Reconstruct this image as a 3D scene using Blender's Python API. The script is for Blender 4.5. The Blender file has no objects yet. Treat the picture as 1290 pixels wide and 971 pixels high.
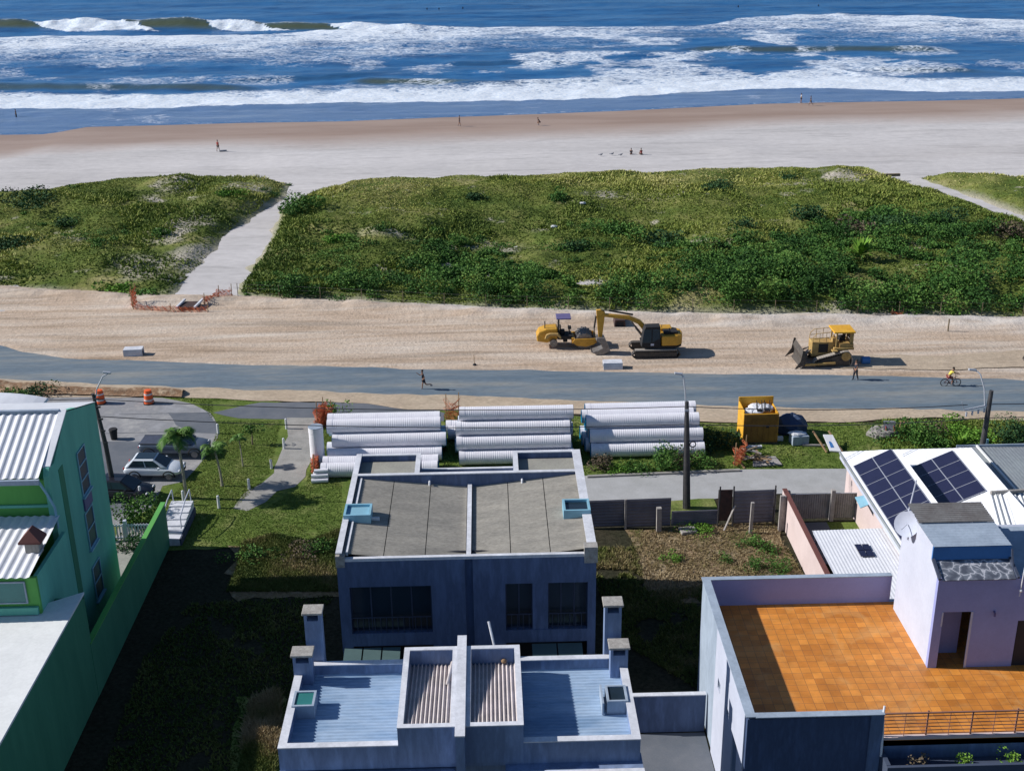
import bpy, math, random
import numpy as np
from mathutils import Matrix, Vector, Euler
from mathutils.geometry import tessellate_polygon
R = math.radians
random.seed(7); RNG = np.random.default_rng(7)
scene = bpy.context.scene
COL = scene.collection

# ------------------------------------------------------------------ camera
F_PX, W_PX, H_PX = 1561.0, 1290.0, 971.0
CAM_H = 40.0
CM = Matrix.Rotation(R(-1.075), 3, 'Z') @ Matrix.Rotation(R(68), 3, 'X') @ Matrix.Rotation(R(-0.77), 3, 'Z')
cd = bpy.data.cameras.new('camera'); cam = bpy.data.objects.new('camera', cd); COL.objects.link(cam)
cam.matrix_world = Matrix.Translation((0, 0, CAM_H)) @ CM.to_4x4()
cd.sensor_width = 36; cd.lens = F_PX / W_PX * 36; cd.clip_start = .5; cd.clip_end = 9000
scene.camera = cam
def ray(px, py): return CM @ Vector(((px - W_PX / 2) / F_PX, -(py - H_PX / 2) / F_PX, -1))
def P(px, py, z=0.0):
    d = ray(px, py); t = (z - CAM_H) / d.z
    return Vector((d.x * t, d.y * t, z))
def PX(px, py, X):
    d = ray(px, py); t = X / d.x
    return Vector((X, d.y * t, CAM_H + d.z * t))
def PY(px, py, Y):
    d = ray(px, py); t = Y / d.y
    return Vector((d.x * t, Y, CAM_H + d.z * t))

# ------------------------------------------------------------------ light
SUN_EL, SUN_AZ = R(33), R(6)          # light travels towards +X and a little -Y
w = bpy.data.worlds.new('World'); scene.world = w; w.use_nodes = True
nt = w.node_tree; bg = nt.nodes['Background']
sky = nt.nodes.new('ShaderNodeTexSky'); sky.sky_type = 'NISHITA'; sky.sun_disc = False
sky.sun_elevation = SUN_EL
sdir = Vector((-math.cos(SUN_AZ) * math.cos(SUN_EL), math.sin(SUN_AZ) * math.cos(SUN_EL), math.sin(SUN_EL)))
sky.sun_rotation = math.atan2(sdir.x, sdir.y)
sky.air_density = 1.0; sky.dust_density = 0.3; sky.ozone_density = 5.0
nt.links.new(sky.outputs[0], bg.inputs[0]); bg.inputs[1].default_value = 0.078
sl = bpy.data.lights.new('sun', 'SUN'); sl.energy = 5.0; sl.angle = R(0.5); sl.color = (1, .965, .92)
so = bpy.data.objects.new('sun', sl); COL.objects.link(so)
so.rotation_euler = sdir.to_track_quat('Z', 'Y').to_euler()
vs = scene.view_settings; vs.view_transform = 'Standard'; vs.look = 'None'; vs.exposure = 0.04; vs.gamma = 1; vs.use_curve_mapping = False

# ------------------------------------------------------------------ materials
def lin(r, g, b):
    f = lambda c: (c / 255 / 12.92) if c / 255 <= .04045 else ((c / 255 + .055) / 1.055) ** 2.4
    return (f(r), f(g), f(b))
def new_mat(name):
    m = bpy.data.materials.new(name); m.use_nodes = True
    n = m.node_tree.nodes; return m, n, m.node_tree.links, n['Principled BSDF']
def noise(n, l, vec, scale, detail=5, rough=.6, dist=0.0):
    t = n.new('ShaderNodeTexNoise'); t.inputs['Scale'].default_value = scale
    t.inputs['Detail'].default_value = detail; t.inputs['Roughness'].default_value = rough
    t.inputs['Distortion'].default_value = dist
    l.new(vec, t.inputs['Vector']); return t.outputs['Fac']
def ramp(n, l, fac, stops):
    r = n.new('ShaderNodeValToRGB'); e = r.color_ramp.elements
    while len(e) < len(stops): e.new(.5)
    for i, (p, c) in enumerate(stops):
        e[i].position = p; e[i].color = (c[0], c[1], c[2], 1) if hasattr(c, '__len__') else (c, c, c, 1)
    l.new(fac, r.inputs[0]); return r.outputs[0]
def mixc(n, l, fac, a, b, mode='MIX'):
    x = n.new('ShaderNodeMix'); x.data_type = 'RGBA'; x.blend_type = mode
    for s, v in ((0, fac), (6, a), (7, b)):
        if hasattr(v, 'is_linked') or hasattr(v, 'links'): l.new(v, x.inputs[s])
        elif s == 0: x.inputs[0].default_value = v
        else: x.inputs[s].default_value = (v[0], v[1], v[2], 1)
    return x.outputs[2]
def position(n, l, sc=(1, 1, 1)):
    g = n.new('ShaderNodeNewGeometry'); mp = n.new('ShaderNodeMapping'); mp.inputs['Scale'].default_value = sc
    l.new(g.outputs['Position'], mp.inputs['Vector']); return mp.outputs[0]
def bump(n, l, b, h, strength, dist=.05):
    bn = n.new('ShaderNodeBump'); bn.inputs['Strength'].default_value = strength; bn.inputs['Distance'].default_value = dist
    l.new(h, bn.inputs['Height']); l.new(bn.outputs[0], b.inputs['Normal']); return bn
def attr(n, name):
    a = n.new('ShaderNodeAttribute'); a.attribute_name = name; return a.outputs['Fac']
def math_(n, l, op, a, b=None, clamp=False):
    x = n.new('ShaderNodeMath'); x.operation = op; x.use_clamp = clamp
    for i, v in enumerate((a, b)):
        if v is None: continue
        if isinstance(v, (int, float)): x.inputs[i].default_value = v
        else: l.new(v, x.inputs[i])
    return x.outputs[0]
def pbr(name, col, col2=None, rough=.8, scale=.6, fine=8, finev=.15, bmp=.2, bdist=.02, metal=0, stretch=(1, 1, 1), spec=.4, lo=.35, hi=.65, col3=None):
    m, n, l, b = new_mat(name)
    if col2 is None: col2 = tuple(c * .82 for c in col)
    v = position(n, l, stretch)
    st = [(lo, col), (hi, col2)]
    if col3: st = [(lo, col), ((lo + hi) / 2, col2), (hi, col3)]
    c = ramp(n, l, noise(n, l, v, scale, 6, .62), st)
    nf = noise(n, l, v, fine, 4, .7)
    c = mixc(n, l, 1.0, c, ramp(n, l, nf, [(.3, 1 - finev), (.7, 1 + finev)]), 'MULTIPLY')
    l.new(c, b.inputs['Base Color']); b.inputs['Roughness'].default_value = rough
    b.inputs['Metallic'].default_value = metal; b.inputs['Specular IOR Level'].default_value = spec
    if bmp: bump(n, l, b, nf, bmp, bdist)
    return m
MT = {}
MT['sand'] = pbr('beach sand', (.62, .575, .53), (.52, .48, .44), rough=.95, scale=.12, fine=1.3, finev=.07, bmp=.35, bdist=.08, stretch=(.35, 1, 1))
MT['dirt'] = pbr('graded sandy earth', (.56, .455, .35), (.43, .33, .25), rough=.95, scale=.35, fine=3.2, finev=.15, bmp=.8, bdist=.06, stretch=(.16, 1, 1), col3=(.62, .52, .42))
def mat_earth():
    m, n, l, b = new_mat('graded sandy earth')
    c = ramp(n, l, noise(n, l, position(n, l, (.1, 1, 1)), .5, 7, .66), [(.3, (.36, .26, .18)), (.46, (.53, .41, .31)), (.66, (.64, .55, .46))])
    c = mixc(n, l, 1, c, ramp(n, l, noise(n, l, position(n, l, (.07, .8, 1)), .8, 5, .65, .5), [(.34, .74), (.46, .97), (.7, 1.08)]), 'MULTIPLY')
    v = position(n, l, (1, 1, 1)); sp = n.new('ShaderNodeSeparateXYZ'); l.new(v, sp.inputs[0])
    wob = noise(n, l, position(n, l, (.04, .04, 1)), 1.0, 2)
    yy = math_(n, l, 'ADD', sp.outputs[1], math_(n, l, 'MULTIPLY', wob, 16.0))
    band = math_(n, l, 'GREATER_THAN', math_(n, l, 'SINE', math_(n, l, 'MULTIPLY', yy, 2.1)), .86)
    tread = math_(n, l, 'GREATER_THAN', math_(n, l, 'SINE', math_(n, l, 'MULTIPLY', sp.outputs[0], 17.0)), .1)
    gate = ramp(n, l, noise(n, l, position(n, l, (.05, .3, 1)), 1.0, 3), [(.52, 0), (.58, 1)])
    tr = math_(n, l, 'MULTIPLY', math_(n, l, 'MULTIPLY', band, tread), gate)
    c = mixc(n, l, math_(n, l, 'MULTIPLY', tr, .35), c, (.33, .25, .18))
    nf = noise(n, l, v, 2.2, 5, .7)
    c = mixc(n, l, 1, c, ramp(n, l, nf, [(.3, .86), (.7, 1.1)]), 'MULTIPLY')
    c = mixc(n, l, math_(n, l, 'MULTIPLY', attr(n, 'berm'), ramp(n, l, noise(n, l, position(n, l, (.4, 1, 1)), .7, 5), [(.35, .3), (.55, 1)])), c, (.68, .64, .60))
    l.new(c, b.inputs['Base Color']); b.inputs['Roughness'].default_value = .97; b.inputs['Specular IOR Level'].default_value = .15
    bump(n, l, b, math_(n, l, 'SUBTRACT', nf, math_(n, l, 'MULTIPLY', tr, .3)), .9, .12); return m
MT['dirt'] = mat_earth()
MT['brown'] = pbr('dug brown earth', (.40, .26, .16), (.24, .14, .08), rough=1, scale=1.1, fine=5, finev=.3, bmp=1, bdist=.1, col3=(.5, .38, .26))
MT['verge'] = pbr('sandy verge', (.52, .42, .31), (.42, .33, .24), rough=1, scale=.5, fine=5, finev=.2, bmp=.8, bdist=.08, stretch=(.5, 1, 1))
MT['gravel'] = pbr('blue grey gravel', (.11, .155, .20), (.15, .19, .225), rough=.92, scale=.5, fine=9, finev=.2, bmp=.5, bdist=.03, stretch=(.14, 1, 1), col3=(.24, .25, .245))
MT['asphalt'] = pbr('old asphalt', (.11, .125, .15), (.15, .16, .18), rough=.9, scale=.6, fine=20, finev=.12)
MT['concrete'] = pbr('street concrete', (.43, .43, .43), (.36, .36, .355), rough=.9, scale=.7, fine=8, finev=.08, bmp=.2)
MT['pavement'] = pbr('worn pavement', (.33, .33, .345), (.25, .25, .26), rough=.9, scale=.5, fine=9, finev=.1, col3=(.38, .37, .36))
MT['path'] = pbr('footpath concrete', (.36, .345, .32), (.27, .26, .24), rough=.9, scale=1.1, fine=9, finev=.15)
MT['lawn'] = pbr('lawn', (.15, .2, .045), (.1, .15, .03), rough=.95, scale=.35, fine=6, finev=.35, bmp=.8, bdist=.06, col3=(.22, .24, .08), spec=.1)
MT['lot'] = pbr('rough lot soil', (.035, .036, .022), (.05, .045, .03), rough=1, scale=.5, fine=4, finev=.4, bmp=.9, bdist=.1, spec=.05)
MT['weed_soil'] = pbr('weedy soil', (.33, .235, .15), (.2, .15, .08), rough=1, scale=.9, fine=5, finev=.35, bmp=1, bdist=.12, col3=(.33, .26, .17), spec=.05)
def flat(name, col, rough=.6, metal=0, var=.06, scale=1.5, spec=.4, bmp=.05):
    wall = 'render' in name
    if wall: return pbr(name, col, tuple(c * .78 for c in col), rough=rough, scale=1.3, fine=9, finev=.09, bmp=.12, spec=spec, stretch=(1, 1, .22), col3=tuple(min(1, c * 1.16) for c in col))
    return pbr(name, col, tuple(c * (1 - 2 * var) for c in col), rough=rough, metal=metal, scale=scale, fine=12, finev=var, bmp=bmp, spec=spec)
MT['gray_wall'] = flat('grey blue render', (.11, .155, .275), .85)
MT['gray_dark'] = flat('dark grey render', (.06, .075, .12), .85)
MT['trim'] = pbr('white trim', (.72, .73, .78), (.55, .56, .6), rough=.75, scale=1.2, fine=6, finev=.1)
MT['roof_grey'] = pbr('fibre cement', (.37, .345, .30), (.28, .265, .235), rough=.95, scale=.8, fine=7, finev=.22, bmp=.3, stretch=(.6, 1.6, 1))
MT['tank'] = pbr('tank slab', (.35, .34, .29), (.28, .27, .24), rough=.95, scale=.9)
MT['blue_roof'] = pbr('pale blue sheet', (.28, .41, .58), (.38, .50, .65), rough=.55, scale=.45, fine=4, finev=.12, stretch=(.4, 1.5, 1), col3=(.23, .35, .51))
MT['lilac_wall'] = flat('lilac grey render', (.2, .27, .43), .85)
MT['tile_cream'] = pbr('cream fibre tile', (.6, .54, .53), (.5, .45, .43), rough=.9, scale=1.4, fine=7, finev=.12)
MT['cap'] = pbr('chimney cap', (.42, .4, .37), (.28, .26, .24), rough=.95, scale=4, fine=15, finev=.2)
MT['white'] = pbr('white paint', (.53, .56, .66), (.48, .51, .61), rough=.8, scale=.8, fine=6, finev=.04)
MT['white_old'] = pbr('weathered paint', (.36, .43, .52), (.28, .34, .42), rough=.85, scale=1.1, fine=6, finev=.1, stretch=(1, 1, .4))
MT['shade_tone_wall'] = pbr('white render in painted shade', (.31, .34, .62), (.28, .31, .57), rough=.8, scale=.7, finev=.04)  # white walls turned from the sun, blue violet shade put into the colour
MT['navy_wall'] = flat('navy render', (.06, .095, .19), .85)
MT['slate_wall'] = flat('slate blue render', (.12, .18, .31), .85)
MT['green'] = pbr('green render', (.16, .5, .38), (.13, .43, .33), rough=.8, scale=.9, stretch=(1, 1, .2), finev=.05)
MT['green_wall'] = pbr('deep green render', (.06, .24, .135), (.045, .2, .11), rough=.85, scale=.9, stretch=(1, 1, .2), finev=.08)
MT['lime'] = pbr('lime render', (.12, .4, .09), (.1, .35, .08), rough=.8, scale=.9, stretch=(1, 1, .2), finev=.05)
MT['white_metal'] = pbr('white sheet metal', (.8, .81, .85), (.72, .73, .77), rough=.5, scale=.8, fine=6, finev=.05)
MT['cream_metal'] = pbr('off white roof', (.8, .81, .8), (.73, .74, .73), rough=.6, scale=1.2, fine=6, finev=.05)
MT['grey_metal'] = pbr('grey sheet metal', (.3, .33, .34), (.25, .27, .29), rough=.5, scale=.9, stretch=(1, .3, 1))
MT['weath_metal'] = pbr('weathered corrugated sheet', (.3, .29, .28), (.22, .2, .19), rough=.8, scale=1.2, fine=7, finev=.15)
MT['blue_fascia'] = flat('blue fascia', (.06, .2, .5), .6)
MT['pink'] = pbr('pale pink render', (.66, .54, .52), (.58, .47, .45), rough=.85, scale=.6, finev=.05)
MT['terracotta'] = flat('terracotta', (.17, .065, .055), .8)
MT['chim'] = flat('beige render', (.4, .37, .33), .85)
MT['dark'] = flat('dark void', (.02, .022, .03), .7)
MT['frame_blue'] = flat('blue frame', (.25, .48, .6), .5)
MT['glass'] = flat('tinted glass', (.02, .035, .05), .08, spec=.6, bmp=0)
MT['green_glass'] = flat('green glass', (.04, .2, .19), .15, spec=.5, bmp=0)
MT['rail'] = flat('rusty rail paint', (.30, .15, .11), .6)
MT['glass_dull'] = flat('dim window glass', (.03, .05, .09), .45, spec=.3, bmp=0)
MT['box_front'] = pbr('amber paint in painted shade', (.3, .155, .03), (.2, .1, .022), rough=.8, scale=1.6)  # amber paint again, with the shade of the front put into the colour
MT['canopy_glass'] = flat('dim canopy glass', (.1, .16, .16), .3, bmp=0)
MT['curtain'] = pbr('drawn curtain', (.14, .12, .11), (.08, .07, .07), rough=.9, scale=5, stretch=(3, 1, .1))
MT['fence'] = pbr('grey fence sheet', (.18, .18, .215), (.13, .13, .16), rough=.7, scale=1)
MT['post'] = pbr('weathered concrete post', (.4, .37, .35), (.3, .28, .26), rough=.95, scale=3)
MT['rust'] = pbr('rusted plate', (.09, .05, .045), (.05, .035, .035), rough=.9, scale=3)
MT['pipe'] = pbr('white plastic pipe', (.88, .87, .91), (.82, .80, .85), rough=.45, scale=1.1, fine=5, finev=.04)
MT['pipe_blue'] = flat('cyan pipe lining', (.02, .38, .62), .4)
MT['yellow'] = pbr('machine yellow', (.62, .34, .04), (.5, .26, .03), rough=.5, scale=2.2, fine=9, finev=.12)
MT['yellow_old'] = pbr('dusty yellow', (.5, .34, .12), (.36, .22, .08), rough=.7, scale=2.5, fine=9, finev=.2)
MT['yellow_box'] = pbr('amber paint', (.8, .44, .04), (.68, .34, .03), rough=.6, scale=1.2)
MT['black'] = flat('black rubber', (.022, .022, .025), .8)
MT['steel'] = pbr('worn steel', (.26, .25, .24), (.16, .14, .13), rough=.5, metal=.4, scale=4)
MT['track'] = pbr('track steel', (.05, .045, .045), (.1, .085, .07), rough=.8, scale=4)
MT['track_dust'] = pbr('dusty track shoe', (.4, .36, .31), (.28, .25, .22), rough=.9, scale=6)
MT['purple'] = flat('violet canopy', (.14, .12, .26), .6)
MT['orange'] = flat('safety orange', (.85, .13, .03), .6)
MT['net'] = flat('orange netting', (.68, .2, .09), .8)
MT['white_plastic'] = flat('white plastic', (.75, .76, .8), .6)
MT['tarp'] = flat('blue tarp', (.04, .07, .15), .7)
MT['wood'] = pbr('scrap timber', (.36, .23, .12), (.22, .14, .08), rough=.9, scale=4)
MT['pole'] = pbr('dark pole', (.05, .05, .055), (.08, .075, .075), rough=.9, scale=3)
MT['galv'] = flat('galvanised steel', (.55, .57, .62), .45, metal=.3)
MT['wire'] = flat('cable', (.04, .04, .05), .7)
MT['bark'] = pbr('bark', (.24, .19, .13), (.15, .12, .08), rough=1, scale=5)
MT['palm_bark'] = pbr('palm bark', (.4, .37, .3), (.28, .25, .2), rough=1, scale=6, stretch=(.4, .4, 3))
MT['car_white'] = flat('pearl car paint', (.76, .81, .88), .25, spec=.6, bmp=0)
MT['car_grey'] = flat('grey car paint', (.12, .15, .2), .3, metal=.3, spec=.6, bmp=0)
MT['car_black'] = flat('black car paint', (.018, .018, .025), .25, spec=.6, bmp=0)
MT['rim'] = flat('alloy rim', (.2, .2, .22), .4, metal=.6)
MT['lamp'] = flat('lamp lens', (.6, .62, .65), .2)
MT['red'] = flat('tail lamp', (.45, .02, .02), .3)
MT['skin'] = flat('skin', (.32, .17, .11), .7)
MT['hair'] = flat('dark hair', (.02, .015, .012), .8)
MT['cl_dark'] = flat('dark cloth', (.03, .035, .05), .9)
MT['cl_yellow'] = flat('yellow cloth', (.75, .6, .1), .9)
MT['cl_red'] = flat('red cloth', (.35, .05, .05), .9)
MT['cl_grey'] = flat('grey cloth', (.25, .26, .3), .9)
MT['cl_white'] = flat('white cloth', (.65, .65, .65), .9)
MT['rock'] = pbr('grey rubble', (.34, .32, .29), (.2, .19, .18), rough=1, scale=3)
MT['solar_frame'] = flat('panel frame', (.4, .42, .48), .4, metal=.3)
MT['solar'] = flat('solar cell', (.022, .024, .06), .22, spec=.5, bmp=0)
MT['planter'] = flat('planter', (.06, .08, .13), .8)

def mat_leaf(name, cols, rough=.75):
    m, n, l, b = new_mat(name)
    c = ramp(n, l, attr(n, 'tint'), [(i / (len(cols) - 1), c) for i, c in enumerate(cols)])
    l.new(c, b.inputs['Base Color']); b.inputs['Roughness'].default_value = rough; b.inputs['Specular IOR Level'].default_value = .2
    return m
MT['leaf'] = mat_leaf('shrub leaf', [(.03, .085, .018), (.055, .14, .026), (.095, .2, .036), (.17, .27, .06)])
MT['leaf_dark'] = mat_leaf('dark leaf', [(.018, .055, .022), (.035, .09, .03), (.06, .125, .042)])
MT['leaf_lime'] = mat_leaf('lime leaf', [(.06, .15, .02), (.12, .26, .03), (.2, .34, .05)])
MT['leaf_brown'] = mat_leaf('dry leaf', [(.07, .06, .035), (.13, .1, .07), (.2, .16, .1)])
MT['tuft'] = mat_leaf('dune grass', [(.10, .155, .03), (.22, .275, .055), (.37, .39, .10), (.58, .53, .23)])
MT['weed'] = mat_leaf('dry weed', [(.06, .1, .02), (.14, .16, .04), (.3, .23, .12), (.42, .33, .2)])
MT['blade'] = mat_leaf('lawn blade', [(.1, .17, .03), (.17, .25, .045), (.26, .3, .08)])
MT['palm'] = mat_leaf('palm leaf', [(.03, .09, .015), (.06, .16, .025), (.14, .24, .05)], .5)

def mat_tiles():
    m, n, l, b = new_mat('orange terrace tile')
    v = position(n, l)
    br = n.new('ShaderNodeTexBrick'); br.offset = 0; br.inputs['Scale'].default_value = 1
    br.inputs['Brick Width'].default_value = .46; br.inputs['Row Height'].default_value = .46
    br.inputs['Mortar Size'].default_value = .012; br.inputs['Bias'].default_value = 0
    br.inputs['Color1'].default_value = (.70, .28, .05, 1); br.inputs['Color2'].default_value = (.52, .19, .03, 1); br.inputs['Mortar'].default_value = (.3, .13, .05, 1)
    l.new(v, br.inputs['Vector'])
    br2 = n.new('ShaderNodeTexBrick'); br2.offset = 0; br2.inputs['Scale'].default_value = 1
    br2.inputs['Brick Width'].default_value = 1.84; br2.inputs['Row Height'].default_value = .92; br2.inputs['Mortar Size'].default_value = 0
    br2.inputs['Color1'].default_value = (1.12, 1.1, 1.05, 1); br2.inputs['Color2'].default_value = (.9, .86, .8, 1)
    l.new(v, br2.inputs['Vector'])
    c = mixc(n, l, 1, br.outputs[0], br2.outputs[0], 'MULTIPLY')
    c = mixc(n, l, 1, c, ramp(n, l, noise(n, l, v, 1.2, 5), [(.3, .8), (.7, 1.16)]), 'MULTIPLY')
    c = mixc(n, l, ramp(n, l, noise(n, l, v, .45, 7, .7, 1.0), [(.5, 0), (.68, .5)]), c, (.66, .36, .13))
    c = mixc(n, l, ramp(n, l, noise(n, l, v, .8, 8, .75), [(.56, 0), (.72, .45)]), c, (.36, .13, .03))
    l.new(c, b.inputs['Base Color']); b.inputs['Roughness'].default_value = .55
    bump(n, l, b, br.outputs['Fac'], -.3, .01)
    return m
MT['tiles'] = mat_tiles()
def mat_marble():
    m, n, l, b = new_mat('crumpled foil sheet')
    v = position(n, l)
    vo = n.new('ShaderNodeTexVoronoi'); vo.feature = 'DISTANCE_TO_EDGE'; vo.inputs['Scale'].default_value = 1.6
    nn = n.new('ShaderNodeTexNoise'); nn.inputs['Scale'].default_value = 1.7
    l.new(v, nn.inputs['Vector']); va = n.new('ShaderNodeVectorMath'); va.operation = 'ADD'
    l.new(v, va.inputs[0]); l.new(nn.outputs['Color'], va.inputs[1]); l.new(va.outputs[0], vo.inputs['Vector'])
    c = ramp(n, l, vo.outputs['Distance'], [(0, (.6, .6, .65)), (.06, (.2, .22, .26)), (.25, (.09, .1, .13))])
    l.new(c, b.inputs['Base Color']); b.inputs['Roughness'].default_value = .35
    return m
MT['marble'] = mat_marble()
def mat_dune():
    m, n, l, b = new_mat('dune vegetation ground')
    v = position(n, l)
    g = ramp(n, l, noise(n, l, v, .12, 7, .65), [(.33, (.055, .095, .02)), (.47, (.11, .145, .032)), (.58, (.175, .19, .055)), (.68, (.32, .29, .13))])
    f = noise(n, l, v, 1.6, 4, .7)
    g = mixc(n, l, 1, g, ramp(n, l, f, [(.3, .7), (.7, 1.35)]), 'MULTIPLY')
    s = noise(n, l, v, .16, 6, .6)
    sm = math_(n, l, 'ADD', ramp(n, l, s, [(.61, 0), (.68, .85)]), attr(n, 'bare'), True)
    c = mixc(n, l, sm, g, (.5, .45, .37))
    l.new(c, b.inputs['Base Color']); b.inputs['Roughness'].default_value = 1; b.inputs['Specular IOR Level'].default_value = .1
    bump(n, l, b, f, .9, .3)
    return m
MT['dune'] = mat_dune()
def mat_sea():
    m, n, l, b = new_mat('sea water')
    v = position(n, l)
    v2 = position(n, l, (.35, 1, 1)); v3 = position(n, l, (.12, .5, 1))
    sw = noise(n, l, v3, .3, 7, .68)
    deep = ramp(n, l, sw, [(.30, (.008, .065, .20)), (.5, (.018, .12, .31)), (.68, (.05, .19, .41))])  # water blue with the reflected sky put into the base colour
    wsh = ramp(n, l, noise(n, l, position(n, l, (.1, 1, 1)), .35, 6, .7), [(.35, (.09, .17, .34)), (.6, (.15, .235, .40)), (.72, (.30, .38, .5))])  # sky reflection on the thin wash, painted as blue base colour
    c = mixc(n, l, attr(n, 'shallow'), deep, wsh)
    c = mixc(n, l, attr(n, 'olive'), c, (.075, .095, .06))
    Na = noise(n, l, position(n, l, (.5, 1, 1)), .42, 8, .7, 1.2); Nb = noise(n, l, position(n, l, (.7, 1, 1)), 1.9, 5, .7, .6)
    vo = n.new('ShaderNodeTexVoronoi'); vo.feature = 'DISTANCE_TO_EDGE'; vo.inputs['Scale'].default_value = .75
    wv = n.new('ShaderNodeTexNoise'); wv.inputs['Scale'].default_value = .8; wv.inputs['Detail'].default_value = 4; l.new(position(n, l, (.6, 1, 1)), wv.inputs['Vector'])
    vm = n.new('ShaderNodeVectorMath'); vm.operation = 'MULTIPLY_ADD'; l.new(wv.outputs['Color'], vm.inputs[0]); vm.inputs[1].default_value = (3, 3, 3); l.new(position(n, l, (.55, 1, 1)), vm.inputs[2]); l.new(vm.outputs[0], vo.inputs['Vector'])
    lace = math_(n, l, 'SUBTRACT', 1.0, math_(n, l, 'MULTIPLY', vo.outputs['Distance'], 2.6), True)
    N1 = math_(n, l, 'ADD', math_(n, l, 'ADD', math_(n, l, 'MULTIPLY', Na, .5), math_(n, l, 'MULTIPLY', Nb, .25)), math_(n, l, 'MULTIPLY', lace, .22))
    D = attr(n, 'foam')
    k = math_(n, l, 'ADD', math_(n, l, 'MULTIPLY', math_(n, l, 'SUBTRACT', N1, .5), 1.5), math_(n, l, 'SUBTRACT', D, .5))
    mk = math_(n, l, 'ADD', math_(n, l, 'MULTIPLY', k, 2.9), .5, True)
    f2 = ramp(n, l, noise(n, l, v, 1.3, 5, .7), [(.35, (.52, .62, .76)), (.6, (.82, .86, .9))])
    c = mixc(n, l, mk, c, f2)
    l.new(c, b.inputs['Base Color'])
    ro = n.new('ShaderNodeMapRange'); ro.inputs[3].default_value = .3; ro.inputs[4].default_value = .9; l.new(mk, ro.inputs[0])
    l.new(ro.outputs[0], b.inputs['Roughness'])
    b.inputs['Specular IOR Level'].default_value = .18
    hh = math_(n, l, 'ADD', noise(n, l, v2, .9, 6, .65), math_(n, l, 'MULTIPLY', mk, .35))
    bump(n, l, b, hh, .7, .35)
    return m
MT['sea'] = mat_sea()
def mat_beach():
    m, n, l, b = new_mat('beach')
    v = position(n, l, (.2, 1, 1))
    dry = ramp(n, l, noise(n, l, v, .1, 6, .6), [(.35, (.60, .57, .56)), (.65, (.50, .475, .465))])
    f = noise(n, l, position(n, l, (.6, 1, 1)), 1.1, 5, .65)
    dry = mixc(n, l, 1, dry, ramp(n, l, f, [(.3, .88), (.7, 1.08)]), 'MULTIPLY')
    dry = mixc(n, l, 1, dry, ramp(n, l, noise(n, l, position(n, l, (.25, 1.6, 1)), .35, 5, .6, .6), [(.34, .84), (.46, 1), (.7, 1.03)]), 'MULTIPLY')
    wet = ramp(n, l, noise(n, l, v, .2, 4), [(.4, (.35, .235, .17)), (.6, (.41, .29, .22))])
    wa = attr(n, 'wet')
    wn = math_(n, l, 'ADD', wa, math_(n, l, 'MULTIPLY', math_(n, l, 'SUBTRACT', noise(n, l, v, .06, 3), .5), .35), True)
    c = mixc(n, l, wn, dry, wet); l.new(c, b.inputs['Base Color'])
    ro = n.new('ShaderNodeMapRange'); ro.inputs[3].default_value = .95; ro.inputs[4].default_value = .45; l.new(wn, ro.inputs[0]); l.new(ro.outputs[0], b.inputs['Roughness'])
    bump(n, l, b, f, .25, .12)
    return m
MT['beach'] = mat_beach()

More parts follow.
